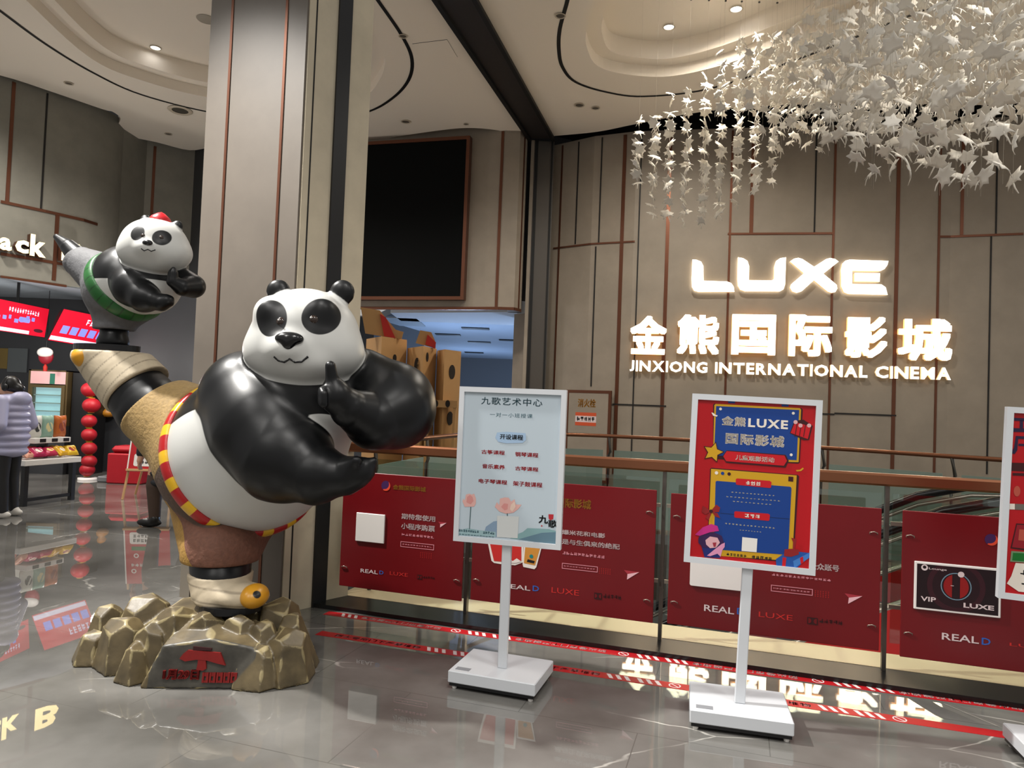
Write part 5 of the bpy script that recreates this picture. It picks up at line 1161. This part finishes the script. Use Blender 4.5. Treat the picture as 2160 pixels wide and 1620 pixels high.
def man(t, o):
    g = lambda x, y, z: o + V3((x, y, z))
    legs = s_u(.03, s_chain([g(-.08, 0, .85), g(-.12, -.05, .48), g(-.12, .0, .1)], [.11, .085, .06]), s_chain([g(.1, .02, .85), g(.2, .05, .48), g(.24, .2, .12)], [.11, .085, .06]))
    hands = s_u(.01, *[s_chain([g(sx * .3, -.02, .82), g(sx * .3, -.05, .75)], [.035, .032]) for sx in (1, -1)], *[s_chain([g(sx * .3, -.07 + .02 * k, .74), g(sx * .3, -.08 + .02 * k, .69), g(sx * .29, -.07 + .02 * k, .65)], [.011, .01, .008]) for sx in (1, -1) for k in range(4)])
    body = s_u(.03, legs, s_chain([g(0, 0, .9), g(0, 0, 1.4), g(0, 0, 1.5)], [.14, .12, .055]), s_ell(g(-.02, -.01, 1.56), (.08, .095, .115)), s_ball(g(-.05, -.1, 1.545), .017), hands)
    solid('body', body, o + V3((-.42, -.3, .03)), o + V3((.42, .36, 1.72)), .013, mask_mat('man_body', (('#c9987c', None), ('#4a382d', 'm0')), .6), t, {'m0': lambda X: np.where(X[:, 2] < o.z + .6, 1.0, -1.0)})
    rings = [s_ell(g(.03, 0, .52 + .1 * k), (.24 - .008 * abs(k - 3), .19, .075)) for k in range(9)]
    arms = [s_chain([g(sx * .2, 0, 1.38), g(sx * .29, .03, 1.1), g(sx * .3, -.02, .84)], [.085, .075, .055]) for sx in (1, -1)]
    solid('padded_coat', s_u(.02, *rings, *arms, s_ell(g(0, 0, 1.4), (.17, .13, .1))), o + V3((-.44, -.3, .4)), o + V3((.44, .3, 1.56)), .013, mat('coat_dark', '#1c1e22', .5), t)
    solid('hair', s_cut(s_ell(g(-.02, 0, 1.585), (.09, .108, .115)), half(g(-.02, -.06, 1.55), (0, -1, -.4))), o + V3((-.16, -.16, 1.4)), o + V3((.14, .16, 1.75)), .009, M_hair, t)
    for x, y in ((-.15, -.02), (.22, .2)): solid('shoe', s_u(.02, s_ell(g(x - .02, y, .05), (.14, .05, .05)), s_ball(g(x + .04, y, .09), .055)), o + V3((x - .22, y - .1, -.003)), o + V3((x + .18, y + .1, .17)), .009, mat('shoe_black', '#151312', .35), t)
mp = P(348, 1100, 8.2); person('person in a long dark padded coat and brown trousers walking behind the panda statue', (mp.x, mp.y, 0), man)
# ================================================================ PANDA STATUES
def arr(v): return np.array(v, float)
def hit(f, px, py, D0, D1, n=400):
    """first place where the pixel's ray meets the solid"""
    Ds = np.linspace(D0, D1, n); X = np.array([P(px, py, d) for d in Ds]); v = f(X); k = int(np.argmax(v < 0)) if (v < 0).any() else n // 2
    return P(px, py, float(Ds[k]))
def bbox(*pts, pad=.1):
    a = np.array(pts); return a.min(0) - pad, a.max(0) + pad
M_hard = mat('glossy_black', '#08080a', .22, coat=.3)
# ---- the large statue on its rock
FOOT = P(480, 1268, 4.15)
big_t = thing('panda_statue', (FOOT.x, FOOT.y, 0), 'large glossy panda statue balancing on one leg on a rock, red and yellow sash', 'statue')
s = V3((.65, -.63, .415)).normalized(); W = P(520, 963, 4.5)
head_c = P(645, 712, 4.0)
f_head = s_u(.05, s_ell(head_c, (.30, .27, .275)), s_ell(P(642, 742, 4.0), (.335, .27, .20)), s_ell(P(616, 738, 3.8), (.13, .14, .095)), s_ell(P(640, 765, 3.85), (.16, .13, .09)), s_ball(P(572, 660, 3.86), .09), s_ball(P(676, 656, 3.86), .09))
ears = [s_ell(P(587, 614, 4.02), (.066, .04, .066)), s_ell(P(722, 617, 4.02), (.07, .04, .072))]
f_belly = s_u(.08, s_ball(W + s * .12, .5), s_ball(W + s * .42, .43), s_ball(P(650, 840, 4.15), .33))
armL = s_schain(.07, [P(527, 842, 4.15), P(560, 900, 4.02), P(600, 962, 3.92), P(668, 1000, 3.82), P(728, 1004, 3.76), P(752, 996, 3.74)], [.285, .285, .25, .15, .085, .078])
pawL = s_u(.02, *[s_chain([P(752, 990 + 9 * k, 3.75 - .012 * k), P(772, 980 + 10 * k, 3.73), P(788 - 3 * k, 972 + 13 * k, 3.74)], [.04, .034, .02]) for k in range(3)], s_chain([P(738, 985, 3.7), P(752, 972, 3.66)], [.04, .026]))
armR = s_u(.07, s_schain(.07, [P(762, 806, 4.2), P(835, 846, 4.1), P(836, 866, 4.02)], [.2, .205, .205]), s_chain([P(836, 866, 4.02), P(790, 886, 3.88), P(738, 862, 3.74), P(712, 838, 3.68)], [.2, .165, .105, .08]))
pawR = s_u(.02, s_ell(P(704, 832, 3.66), (.07, .06, .085)), s_chain([P(702, 810, 3.65), P(697, 772, 3.63)], [.036, .027]), *[s_chain([P(690, 822 + 12 * k, 3.63), P(680, 824 + 12 * k, 3.6), P(683, 830 + 12 * k, 3.57)], [.024, .022, .018]) for k in range(3)])
legU = s_chain([P(430, 930, 4.6), P(318, 862, 4.65), P(280, 815, 4.68), P(240, 768, 4.7)], [.26, .215, .19, .13])
legD = s_chain([P(476, 1060, 4.66), P(466, 1170, 4.28), P(466, 1225, 4.2), P(470, 1262, 4.15)], [.2, .178, .165, .13])
f_body = s_u(.035, s_u(.03, f_belly, f_head), armL, armR, pawL, pawR, *ears, legU, legD)
f_belly_only = f_belly
patch = s_u(.01, s_ell(P(575, 673, 3.78), (.088, .22, .105), [V3((.9, 0, .43)), V3((0, 1, 0)), V3((-.43, 0, .9))]), s_ell(P(677, 668, 3.78), (.094, .22, .10), [V3((.9, 0, -.43)), V3((0, 1, 0)), V3((.43, 0, .9))]))
zch = P(680, 872, 4.0).z
def m_black(X):
    d = np.minimum.reduce([armL(X) - .012, armR(X) - .012, pawL(X) - .02, pawR(X) - .02, ears[0](X) - .004, ears[1](X) - .004, legU(X) - .05, legD(X) - .05, patch(X)])
    ch = np.maximum(zch + .06 * np.cos((X[:, 0] - P(690, 870, 4).x) * 9) - .06 - X[:, 2], -(f_head(X) - .018)); return -np.minimum(d, ch)
lo, hi = bbox(P(205, 700, 4.9), P(950, 590, 3.5), P(500, 1290, 3.9), pad=.06)
M_pan_body = mask_mat('statue_paint', (('#c4c4c0', None), ('#08090b', 'm0')), .36, spec=.35)
solid('body', f_body, lo, hi, .0125, M_pan_body, big_t, {'m0': m_black})
# face details
for px, py in ((592, 679), (660, 674)):
    q = hit(f_body, px, py, 3.4, 4.2); b = MB(); b.ball(q + V3((0, .012, 0)), (.027, .022, .027), mat('eye_glass', '#2a1a10', .08, coat=.6), 16); e = b.build('eye', big_t, label='small dark glossy eye')
    b = MB(); b.ball(q + V3((-.008, -.011, .009)), .0055, M_wb, 8); b.build('eye_glint', e)
q = hit(f_body, 609, 716, 3.3, 4.2); solid('nose', s_u(.03, s_ell(q + V3((0, .01, .005)), (.075, .045, .036)), s_ball(q + V3((0, .0, -.03)), .028)), q - V3((.12, .1, .1)), q + V3((.12, .1, .1)), .007, M_hard, big_t, label='black nose')
b = MB(); b.tube([hit(f_body, x, y, 3.3, 4.2) + V3((0, -.001, 0)) for x, y in ((578, 752), (588, 761), (600, 764), (611, 757), (622, 764), (636, 763), (650, 752))], .0065, M_hard, 6); b.build('mouth', big_t, label='thin dark closed mouth line')
for x, y in ((674, 772),): pass
# trousers, sash, wraps, soles
nU = (P(240, 768, 4.7) - P(318, 862, 4.65)).normalized()
f_tr = s_u(.09, s_ball(W - s * .05, .505), s_cone(P(430, 930, 4.55), P(335, 866, 4.63), .34, .245))
f_tr = s_cut(f_tr, lambda X: (-(np.array(X) - arr(W)) @ arr(s) + .0), .012)
f_tr = s_u(.05, f_tr, s_cone(P(480, 1062, 4.68), P(466, 1168, 4.27), .35, .225))
f_tr = s_cut(f_tr, lambda X: -((X - arr(P(324, 866, 4.64))) @ arr(nU)), .012)
zc_ = P(466, 1180, 4.28).z
f_tr = s_cut(f_tr, lambda X: X[..., 2] - zc_, .012)
cL = P(352, 1000, 4.3)
mT0 = lambda X: np.minimum((X - arr(P(352, 1000, 4.4))) @ arr(V3((.75, 0, -.66)).normalized()), 9)
mT1 = lambda X: (P(450, 1092, 4.2).z + .05 * np.cos(X[:, 0] * 9)) - X[:, 2]
mT2 = lambda X: np.minimum(-(X - arr(P(405, 1150, 4.2))) @ arr(V3((.8, 0, .6)).normalized()), P(360, 1060, 4.2).z - X[:, 2])
lo, hi = bbox(P(230, 780, 5.1), P(640, 1190, 3.9), P(640, 780, 3.9), pad=.1)
tr = solid('trousers', f_tr, lo, hi, .0125, mask_mat('trouser_cloth', (('#8f7547', None), ('#4f3c30', 'm0'), ('#6b4535', 'm1'), ('#947132', 'm2')), .75, bump=.6, bscale=45, var=.16), big_t, {'m0': mT0, 'm1': mT1, 'm2': mT2}, label='patched brown trousers')
sx = s.cross(V3((0, 0, 1))).normalized(); sy = sx.cross(s)
def f_sash(X):
    Y = X - arr(W); h = Y @ arr(s) - .005; a = Y @ arr(sx); c = Y @ arr(sy); r = np.sqrt(a * a + c * c)
    return (np.sqrt(((r - .497) / .026) ** 2 + (h / .05) ** 2) - 1) * .024
def m_sash(X):
    Y = X - arr(W); an = np.arctan2(Y @ arr(sy), Y @ arr(sx)); return (np.cos(an * 19) - .25) * .04
solid('sash', f_sash, *bbox(W + V3((.55, .55, .55)), W - V3((.55, .55, .55)), pad=.02), .011, mask_mat('sash_paint', (('#a30f14', None), ('#d9ab1d', 'm0')), .3), big_t, {'m0': m_sash}, label='red sash with yellow bands')
M_wrap = mask_mat('wrap_cloth', (('#b3a58d', None), ('#6d6250', 'm0')), .7, bump=.2, bscale=18, var=.08)
axU = arr(nU)
def m_wrapU(X): t = (X - arr(P(288, 820, 4.68))) @ axU; return -(np.abs(((t * 13 + .35 * np.sin(X[:, 0] * 9)) % 1) - .5) - .05) * .03
zs = P(226, 742, 4.7).z
f_wU = s_u(.03, s_chain([P(290, 822, 4.68), P(262, 790, 4.69), P(240, 765, 4.7), P(228, 750, 4.7)], [.222, .21, .2, .195]), s_ell(P(202, 752, 4.68), (.15, .13, .085)))
f_wU = s_cut(s_cut(f_wU, lambda X: zs - X[..., 2], .01), lambda X: (X - arr(P(291, 824, 4.68))) @ axU, .012)
# a slab that shaves both ends: above the sole plane and below the cuff plane
lo, hi = bbox(P(150, 700, 5.0), P(350, 900, 4.4), pad=.05)
solid('leg_wrap', f_wU, lo, hi, .011, M_wrap, big_t, {'m0': m_wrapU}, label='cream wrap on the raised leg')
toe = P(182, 752, 4.6)
solid('toe_cap', s_cut(s_ell(P(182, 753, 4.6), (.078, .1, .075)), lambda X: zs - X[..., 2], .006), *bbox(toe + V3((.15, .2, .15)), toe - V3((.15, .2, .15)), pad=0), .009, mat('toe_yellow', '#c38a1e', .4), big_t, label='yellow toe cap of the raised foot')
sc_ = P(226, 735, 4.7); fs_ = Fr(sc_, (1, 0, 0), (0, 1, 0))
b = MB(); b.prism(fs_, circ(0, 0, .21, 32, .135), -.022, .022, mat('sole_black', '#0b0c10', .35)); b.build('sole', big_t, label='flat black sole turned up')
f_wD = s_u(.02, s_chain([P(466, 1212, 4.22), P(467, 1245, 4.18), P(470, 1262, 4.15)], [.182, .165, .155]), s_ell(P(506, 1256, 4.1), (.165, .135, .075)))
z1_, z0_ = P(466, 1208, 4.2).z, P(480, 1268, 4.15).z
f_wD = s_cut(s_cut(f_wD, lambda X: z1_ - X[..., 2], .01), lambda X: X[..., 2] - z0_, .006)
m_wrapD = lambda X: -(np.abs(((X[:, 2] * 14 + .5 * X[:, 0]) % 1) - .5) - .05) * .03
lo, hi = bbox(P(380, 1190, 4.5), P(580, 1290, 3.9), pad=.05)
solid('leg_wrap', f_wD, lo, hi, .011, M_wrap, big_t, {'m0': m_wrapD}, label='cream wrap on the standing leg')
q = P(537, 1257, 4.05); solid('toe_cap', s_cut(s_ell(q, (.075, .11, .066)), lambda X: X[..., 2] - z0_, .006), *bbox(q + V3((.16, .2, .14)), q - V3((.16, .2, .14)), pad=0), .009, mask_mat('toe_spot', (('#c38a1e', None), ('#111111', 'm0')), .35), big_t, {'m0': lambda X: .03 - np.linalg.norm(X - arr(P(545, 1251, 3.965)), axis=1)}, label='yellow toe cap with a black spot')
q = P(486, 1272, 4.12); b = MB(); b.prism(Fr((q.x, q.y, z0_ - .035), (1, 0, 0), (0, 1, 0)), circ(0, 0, .175, 32, .15), 0, .04, mat('sole_black', '#0b0c10', .35)); b.build('sole', big_t, label='black sole')
# rock
rd = random.Random(11)
def boulder(px, D, rx, ry, hgt, n=6, top=.12, lean=.3, tilt=(0, -.3)):
    x = (px - 1080) / 1500 * D; c = np.array([x, D, 0.0]); pl = [(np.array([0, 0, -1.0]), .0)]
    a0 = rd.uniform(0, 6)
    for i in range(n):
        a = a0 + 2 * math.pi * (i + rd.uniform(-.25, .25)) / n; sl = rd.uniform(lean * .5, lean * 1.3)
        nv_ = V3((math.cos(a), math.sin(a), sl)).normalized(); r = math.hypot(rx * math.cos(a), ry * math.sin(a)) * .9
        pl.append((np.array(nv_), r * rd.uniform(.9, 1.0) * V3((math.cos(a), math.sin(a), 0)).dot(nv_) + hgt * .25 * nv_.z))
        if i % 2: continue
        nb = V3((math.cos(a + .3), math.sin(a + .3), 1.3)).normalized(); pl.append((np.array(nb), hgt * .86 * nb.z + r * .6 * V3((math.cos(a), math.sin(a), 0)).dot(nb)))
    nt_ = V3((tilt[0] * top * 3 + rd.uniform(-.1, .1), tilt[1] * top * 3 + rd.uniform(-.1, .1), 1)).normalized(); pl.append((np.array(nt_), hgt * nt_.z))
    return c, pl
rocks = [boulder(228, 4.10, .11, .1, .17), boulder(256, 4.34, .12, .12, .25), boulder(292, 4.04, .15, .14, .27), boulder(335, 4.25, .2, .2, .34), boulder(318, 3.87, .09, .1, .2), boulder(352, 3.95, .12, .12, .29), boulder(400, 4.02, .17, .16, .345), boulder(465, 4.0, .17, .14, .34),
         boulder(530, 3.98, .15, .13, .33), boulder(585, 3.97, .14, .13, .31), boulder(575, 3.87, .13, .11, .2), boulder(632, 3.97, .15, .16, .26), boulder(618, 4.25, .18, .2, .35), boulder(645, 4.12, .13, .14, .31)]
zt = z0_ - .03
rocks.append(boulder(478, 4.25, .52, .42, zt, 12, .0, .5, (0, 0)))
nF = V3((.08, -1, .16)).normalized(); PF = P(428, 1415, 3.79)
rocks.append((arr(PF), [(np.array(nF), 0.0), (np.array([0, 0, -1.0]), PF.z), (np.array(V3((-1, -.1, .45)).normalized()), .25), (np.array(V3((1, -.1, .35)).normalized()), .27), (np.array([0, 1.0, 0]), .3), (np.array(V3((-.12, -.35, 1)).normalized()), .135), (np.array(V3((.2, -.2, 1)).normalized()), .15)]))
hulls = [s_hull(c, pl) for c, pl in rocks]
f_rock = lambda X: np.minimum.reduce([h(X) for h in hulls])
def m_edge(X):
    """how close a point is to a ridge between two faces of its boulder (dry-brushed paint on the ridges)"""
    best = np.full(len(X), 9.0); e = np.zeros(len(X))
    for c, pl in rocks:
        d = np.sort(np.stack([(X - c) @ n - k for n, k in pl]), 0); m_ = d[-1] < best; best[m_] = d[-1][m_]; e[m_] = (d[-1] - d[-2])[m_]
    return .0035 + .006 * np.sin(X[:, 0] * 31) * np.sin(X[:, 1] * 27 + X[:, 2] * 40) - e
M_rock = mask_mat('rock_paint', (('#5c5038', None), ('#45423b', 'm0'), ('#8f825f', 'm1')), .4, bump=.3, bscale=9, var=.4)
rk = solid('rock_base', f_rock, (-2.8, 3.5, -.012), (-.95, 4.95, .5), .0105, M_rock, big_t,
      {'m0': lambda X: .012 - np.abs((X - arr(PF)) @ arr(nF)) - np.maximum(np.abs(X[:, 0] - PF.x) - .27, 0) * 5 - np.maximum(X[:, 2] - .28, 0) * 5, 'm1': m_edge}, label='angular brown rock base')
fq = Fr(PF, V3((0, 0, 1)).cross(nF), nF.cross(V3((0, 0, 1)).cross(nF)))
zq = lambda x, y: fq.uv(160 + x / 3.857, 1080 + y / 3.857)
M_rp = mat('relief_red', '#7d1512', .45, var=.1, scale=30)
b = MB(); b.prism(fq, [zq(*p) for p in ((850, 1190), (880, 1150), (918, 1120), (1110, 1135), (1182, 1142), (1222, 1245), (1150, 1228), (1075, 1205), (985, 1198), (895, 1212))], -.005, .014, M_rp); b.prism(fq, [zq(*p) for p in ((1000, 1195), (1062, 1200), (1066, 1272), (1040, 1288), (985, 1280), (996, 1235))], -.005, .012, M_rp)
b.prism(fq, [zq(*p) for p in ((962, 1090), (1110, 1106), (1108, 1124), (958, 1124))], -.005, .012, M_pd); b.build('emblem', rk, label='red relief emblem')
b = MB(); b.glyphs(fq, '1月29日', *(lambda p, q: (p[0], q[1], q[0], p[1]))(zq(718, 1278), zq(1003, 1362)), -.004, M_rp, bold=.05, ext=.018); b.build('lettering', rk, label='red relief lettering')
b = MB(); u0, v0 = zq(1028, 1385); u1, v1 = zq(1325, 1305)
for i in range(5):
    a = u0 + (u1 - u0) * i / 5; w = (u1 - u0) / 5 * .88
    b.box(fq, a, a + w, v0, v0 + (v1 - v0) * .2, -.004, .01, M_rp); b.box(fq, a, a + w * .28, v0, v1, -.004, .012, M_rp); b.box(fq, a + w * .65, a + w, v0, v1, -.004, .012, M_rp); b.box(fq, a + .1 * w, a + w, v0 + (v1 - v0) * .62, v1 * .98 + v0 * .02, -.004, .009, M_rp)
b.build('worn_lettering', rk, label='worn red relief characters')

# ---- the small statue standing on the raised sole
q = P(240, 726, 4.72)
sm_t = thing('panda_statue', (sc_.x, sc_.y, sc_.z + .022), 'small panda statue in a red cap and green sash kicking on the large panda\'s foot', 'statue')
s2 = V3((.72, -.44, .54)).normalized(); W2 = P(266, 606, 4.75)
hc = P(326, 518, 4.5)
g_head = s_u(.03, s_ell(hc, (.205, .18, .17)), s_ell(P(327, 532, 4.5), (.228, .18, .135)), s_ell(P(313, 524, 4.36), (.075, .07, .05)))
g_ears = [s_ell(P(307, 464, 4.5), (.033, .022, .033)), s_ell(P(374, 477, 4.5), (.035, .022, .036))]
g_belly = s_u(.05, s_ball(W2 + s2 * .06, .245), s_ball(P(315, 598, 4.62), .2))
aL = s_schain(.04, [P(262, 575, 4.6), P(280, 606, 4.5), P(305, 628, 4.44), P(340, 638, 4.40), P(352, 634, 4.40)], [.105, .115, .085, .045, .036])
aR = s_chain([P(372, 578, 4.6), P(408, 604, 4.55), P(385, 606, 4.45), P(364, 594, 4.4), P(365, 578, 4.4)], [.065, .075, .055, .036, .03])
fing = s_u(.008, *[s_chain([P(352, 632 + 4 * k, 4.42), P(362, 630 + 5 * k, 4.41)], [.018, .011]) for k in range(3)], s_chain([P(365, 580, 4.4), P(366, 567, 4.39)], [.018, .012]))
lU = s_chain([P(240, 605, 4.8), P(176, 554, 4.86), P(146, 522, 4.88), P(120, 500, 4.9)], [.16, .085, .055, .022])
lD = s_chain([P(248, 650, 4.78), P(241, 695, 4.74), P(240, 712, 4.72)], [.17, .085, .085])
zf = sc_.z + .022
g_foot = s_cut(s_ell(P(238, 722, 4.72), (.1, .09, .06)), lambda X: X[..., 2] - zf, .006)
g_body = s_cut(s_u(.02, s_u(.02, g_belly, g_head), aL, aR, fing, *g_ears, lU, lD, g_foot), lambda X: X[..., 2] - zf, .006)
g_patch = np.minimum
pt = s_u(.01, s_ell(P(296, 495, 4.36), (.045, .14, .05)), s_ell(P(342, 502, 4.36), (.048, .14, .05)))
zc2 = P(330, 592, 4.5).z
def m_b2(X):
    d = np.minimum.reduce([aL(X) - .008, aR(X) - .008, fing(X) - .01, g_ears[0](X) - .003, g_ears[1](X) - .003, lU(X) - .03, lD(X) - .03, g_foot(X) - .02, pt(X)])
    return -np.minimum(d, np.maximum(zc2 - X[:, 2], -(g_head(X) - .012)))
lo, hi = bbox(P(105, 440, 5.0), P(440, 735, 4.3), pad=.05)
solid('body', g_body, lo, hi, .0095, M_pan_body, sm_t, {'m0': m_b2})
for px, py in ((301, 497), (339, 501)):
    q = hit(g_body, px, py, 4.1, 4.6); b = MB(); b.ball(q + V3((0, .006, 0)), (.015, .012, .015), mat('eye_glass', '#2a1a10', .08), 12); b.build('eye', sm_t, label='small dark glossy eye')
q = hit(g_body, 311, 512, 4.1, 4.6); b = MB(); b.ball(q, (.032, .02, .018), M_hard, 14); b.build('nose', sm_t, label='dark nose')
b = MB(); b.tube([hit(g_body, x, y, 4.0, 4.7) + V3((0, -.001, 0)) for x, y in ((298, 524), (304, 529), (312, 526), (319, 530), (328, 527))], .004, M_hard, 6); b.build('mouth', sm_t, label='thin dark closed mouth line')
n2 = (P(146, 522, 4.88) - P(176, 554, 4.86)).normalized()
f_t2 = s_u(.04, s_ball(W2 - s2 * .03, .25), s_cone(P(250, 602, 4.8), P(170, 553, 4.86), .2, .108))
f_t2 = s_cut(f_t2, lambda X: -((X - arr(W2)) @ arr(s2)), .008); f_t2 = s_u(.03, f_t2, s_cone(P(252, 640, 4.78), P(240, 692, 4.74), .185, .125))
f_t2 = s_cut(f_t2, lambda X: -((X - arr(P(161, 541, 4.86))) @ arr(n2)), .008)
zt2 = P(242, 696, 4.74).z; f_t2 = s_cut(f_t2, lambda X: X[..., 2] - zt2, .008)
solid('trousers', f_t2, lo, hi, .0095, mat('trouser_grey', '#5b5b5d', .7, var=.15, scale=18, bump=.4), sm_t, label='grey trousers')
x2 = s2.cross(V3((0, 0, 1))).normalized(); y2 = x2.cross(s2)
def f_s2(X):
    Y = X - arr(W2); h = Y @ arr(s2) - .012; a = Y @ arr(x2); c = Y @ arr(y2); r = np.sqrt(a * a + c * c); return (np.sqrt(((r - .242) / .024) ** 2 + (h / .05) ** 2) - 1) * .022
m_s2 = lambda X: (np.cos(np.arctan2((X - arr(W2)) @ arr(y2), (X - arr(W2)) @ arr(x2)) * 22) - .9) * .03
solid('sash', f_s2, *bbox(W2 + V3((.3, .3, .3)), W2 - V3((.3, .3, .3)), pad=.02), .009, mask_mat('sash_green', (('#1e5c26', None), ('#123a18', 'm0')), .4), sm_t, {'m0': m_s2}, label='green sash')
q = P(338, 468, 4.5); b = MB(); b.lathe(q, [(.001, .062), (.02, .055), (.055, .03), (.066, .01), (.066, 0)], mat('cap_red', '#c31722', .35), 20, ax=(.15, -.1, 1)); cp = b.build('cap', sm_t, label='red cap')
b = MB(); b.lathe(q, [(.062, .012), (.076, .004), (.076, -.012), (.06, -.014)], mat('brim_orange', '#d9822a', .4), 20, ax=(.15, -.1, 1)); b.build('brim', cp, label='orange brim')
# ================================================================ HANGING LEAF STRANDS over the void
M_leaf = mat('porcelain_leaf', '#efe8db', .6, spec=.3); M_wire = mat('thin_wire', '#b9b0a0', .5)
def leaf_mesh(k):
    r = random.Random(k); out = []; n = 5
    for i in range(2 * n + 1):
        a = math.radians(-130 + 260 * i / (2 * n)); R = (1.0 if i % 2 == 0 else .64) * r.uniform(.85, 1.1) * (1.0 - .22 * abs(i - n) / n); out.append((R * math.sin(a), R * math.cos(a)))
    vs, fs = [(0, 0, 0)], []
    m = len(out)
    bend = lambda x, y: -.2 * x * x - .16 * y * y + .1 * y
    for s_ in (1.0, .55): vs += [(x * s_, y * s_, bend(x * s_, y * s_)) for x, y in out]
    # outer ring 1..m, inner ring m+1..2m
    for i in range(m - 1): fs += [(1 + i, 2 + i, m + 2 + i, m + 1 + i), (0, m + 1 + i, m + 2 + i)]
    fs.append((0, 2 * m, m + 1)); b0 = len(vs)
    vs += [(-.05, -.1, 0), (.05, -.1, 0), (.045, -.6, -.2), (-.045, -.6, -.2), (.03, -.95, -.48), (-.03, -.95, -.48)]
    fs += [(b0, b0 + 1, b0 + 2, b0 + 3), (b0 + 3, b0 + 2, b0 + 4, b0 + 5)]
    N = len(vs); th = .05
    vs2 = vs + [(x, y, z - th) for x, y, z in vs]; fs2 = fs + [tuple(N + i for i in f[::-1]) for f in fs]
    from collections import Counter
    ed = Counter(); dr = {}
    for f in fs:
        for a, c in zip(f, f[1:] + f[:1]): ed[frozenset((a, c))] += 1; dr[frozenset((a, c))] = (a, c)
    for e_, ct in ed.items():
        if ct == 1: a, c = dr[e_]; fs2.append((c, a, N + a, N + c))
    me = bpy.data.meshes.new('leaf'); me.from_pydata(vs2, [], fs2); me.materials.append(M_leaf); me.polygons.foreach_set('use_smooth', [True] * len(fs2)); me.update(); return me
LM = [leaf_mesh(k) for k in range(5)]
wb = MB(); wb.tube([(0, 0, 0), (0, 0, -1)], .0007, M_wire, 3); wme = bpy.data.meshes.new('wire'); wme.from_pydata(wb.v, [], wb.f); wme.materials.append(M_wire)
hb = MB(); hb.lathe((0, 0, 0), [(.013, -.012), (.013, 0)], M_black, 8); hme = bpy.data.meshes.new('ceiling_hook'); hme.from_pydata(hb.v, [], hb.f); hme.materials.append(M_black)
rl = random.Random(5); NLEAF = 0
def strand(x, y, z0, z1, n, top, label, size=.085):
    global NLEAF
    t = thing('leaf_strand', (x, y, top), label, 'hanging leaf strand', 'white leaf strands of the hanging sculpture')
    w = bpy.data.objects.new('wire', wme); COL.objects.link(w); w.parent = t; w.scale = (1, 1, top - z0)
    hk = bpy.data.objects.new('ceiling_hook', hme); COL.objects.link(hk); hk.parent = t
    for i in range(n):
        z = z0 + (z1 - z0) * (i + rl.uniform(.25, .75)) / n; a = rl.uniform(0, 6.28); k = rl.uniform(.8, 1.15) * size
        o = bpy.data.objects.new('leaf', rl.choice(LM)); COL.objects.link(o); o.parent = t
        o.rotation_euler = (rl.uniform(.45, 1.3), rl.uniform(-.6, .6), a); o.scale = (k, k, k); o.location = (rl.uniform(-.012, .012), rl.uniform(-.012, .012), z - top); NLEAF += 1
COLS = ((1349, 245, 400, 'leftmost column of small white leaves in the hanging sculpture'), (1383, 238, 466, 'second column of white leaves from the left in the sculpture'), (1416, 190, 460, 'third column of white leaves from the left in the sculpture'),
        (1452, 188, 474, 'fourth column of white leaves from the left in the sculpture'), (1491, 150, 474, 'fifth column of white leaves from the left in the sculpture'), (1527, 128, 460, 'sixth column of white leaves from the left in the sculpture'), (1562, 96, 434, 'seventh column of white leaves from the left in the sculpture'), (1600, 62, 415, None), (1638, 70, 388, None))
for k, (px, ya, yb, lab) in enumerate(COLS):
    a, c = P(px, ya, 8.85), P(px, yb, 8.85); h = a.z - c.z
    for r in range(3):
        y = 8.85 - .19 * r; x = a.x * y / 8.85
        strand(x, y, c.z + rl.uniform(0, .35) * (r > 0), a.z - rl.uniform(0, .5) * (r > 0), int(h / (.12 if r == 0 else .3)), CEIL + .42 if (r + k) % 2 else CEIL + .42, (lab if lab and r == 0 else 'strand of white leaves in the thick of the hanging sculpture'), .1)
# the cloud sweeps to the right and towards the viewer, its strands on the same ceiling grid
path = spline([(2.75, 8.5, 5.3), (3.25, 7.7, 5.3), (3.45, 6.8, 5.0), (3.35, 5.9, 4.5), (3.1, 5.2, 4.1), (2.85, 4.6, 3.75)], 8)
g = .225
for ix in range(8, 22):
    for iy in range(18, 39):
        x, y = ix * g + rl.uniform(-.02, .02), iy * g + rl.uniform(-.02, .02)
        q = min(path, key=lambda p: (p.x - x) ** 2 + (p.y - y) ** 2); d = math.hypot(q.x - x, q.y - y)
        if d > .78 or y > 8.3 and x < 3.1: continue
        hz_ = (.80 - .45 * (d / .78) ** 2) * rl.uniform(.75, 1.05); n = max(3, int(hz_ * 2 / .19)); z = q.z + rl.uniform(-.12, .12) + .1 * (x - q.x)
        strand(x, y, z - hz_, z + hz_, n, CEIL + .42 if y > 6.2 else CEIL + .5, 'strand of white leaves in the thick of the hanging sculpture', .088)
print('LEAVES', NLEAF)
bpy.context.view_layer.update()
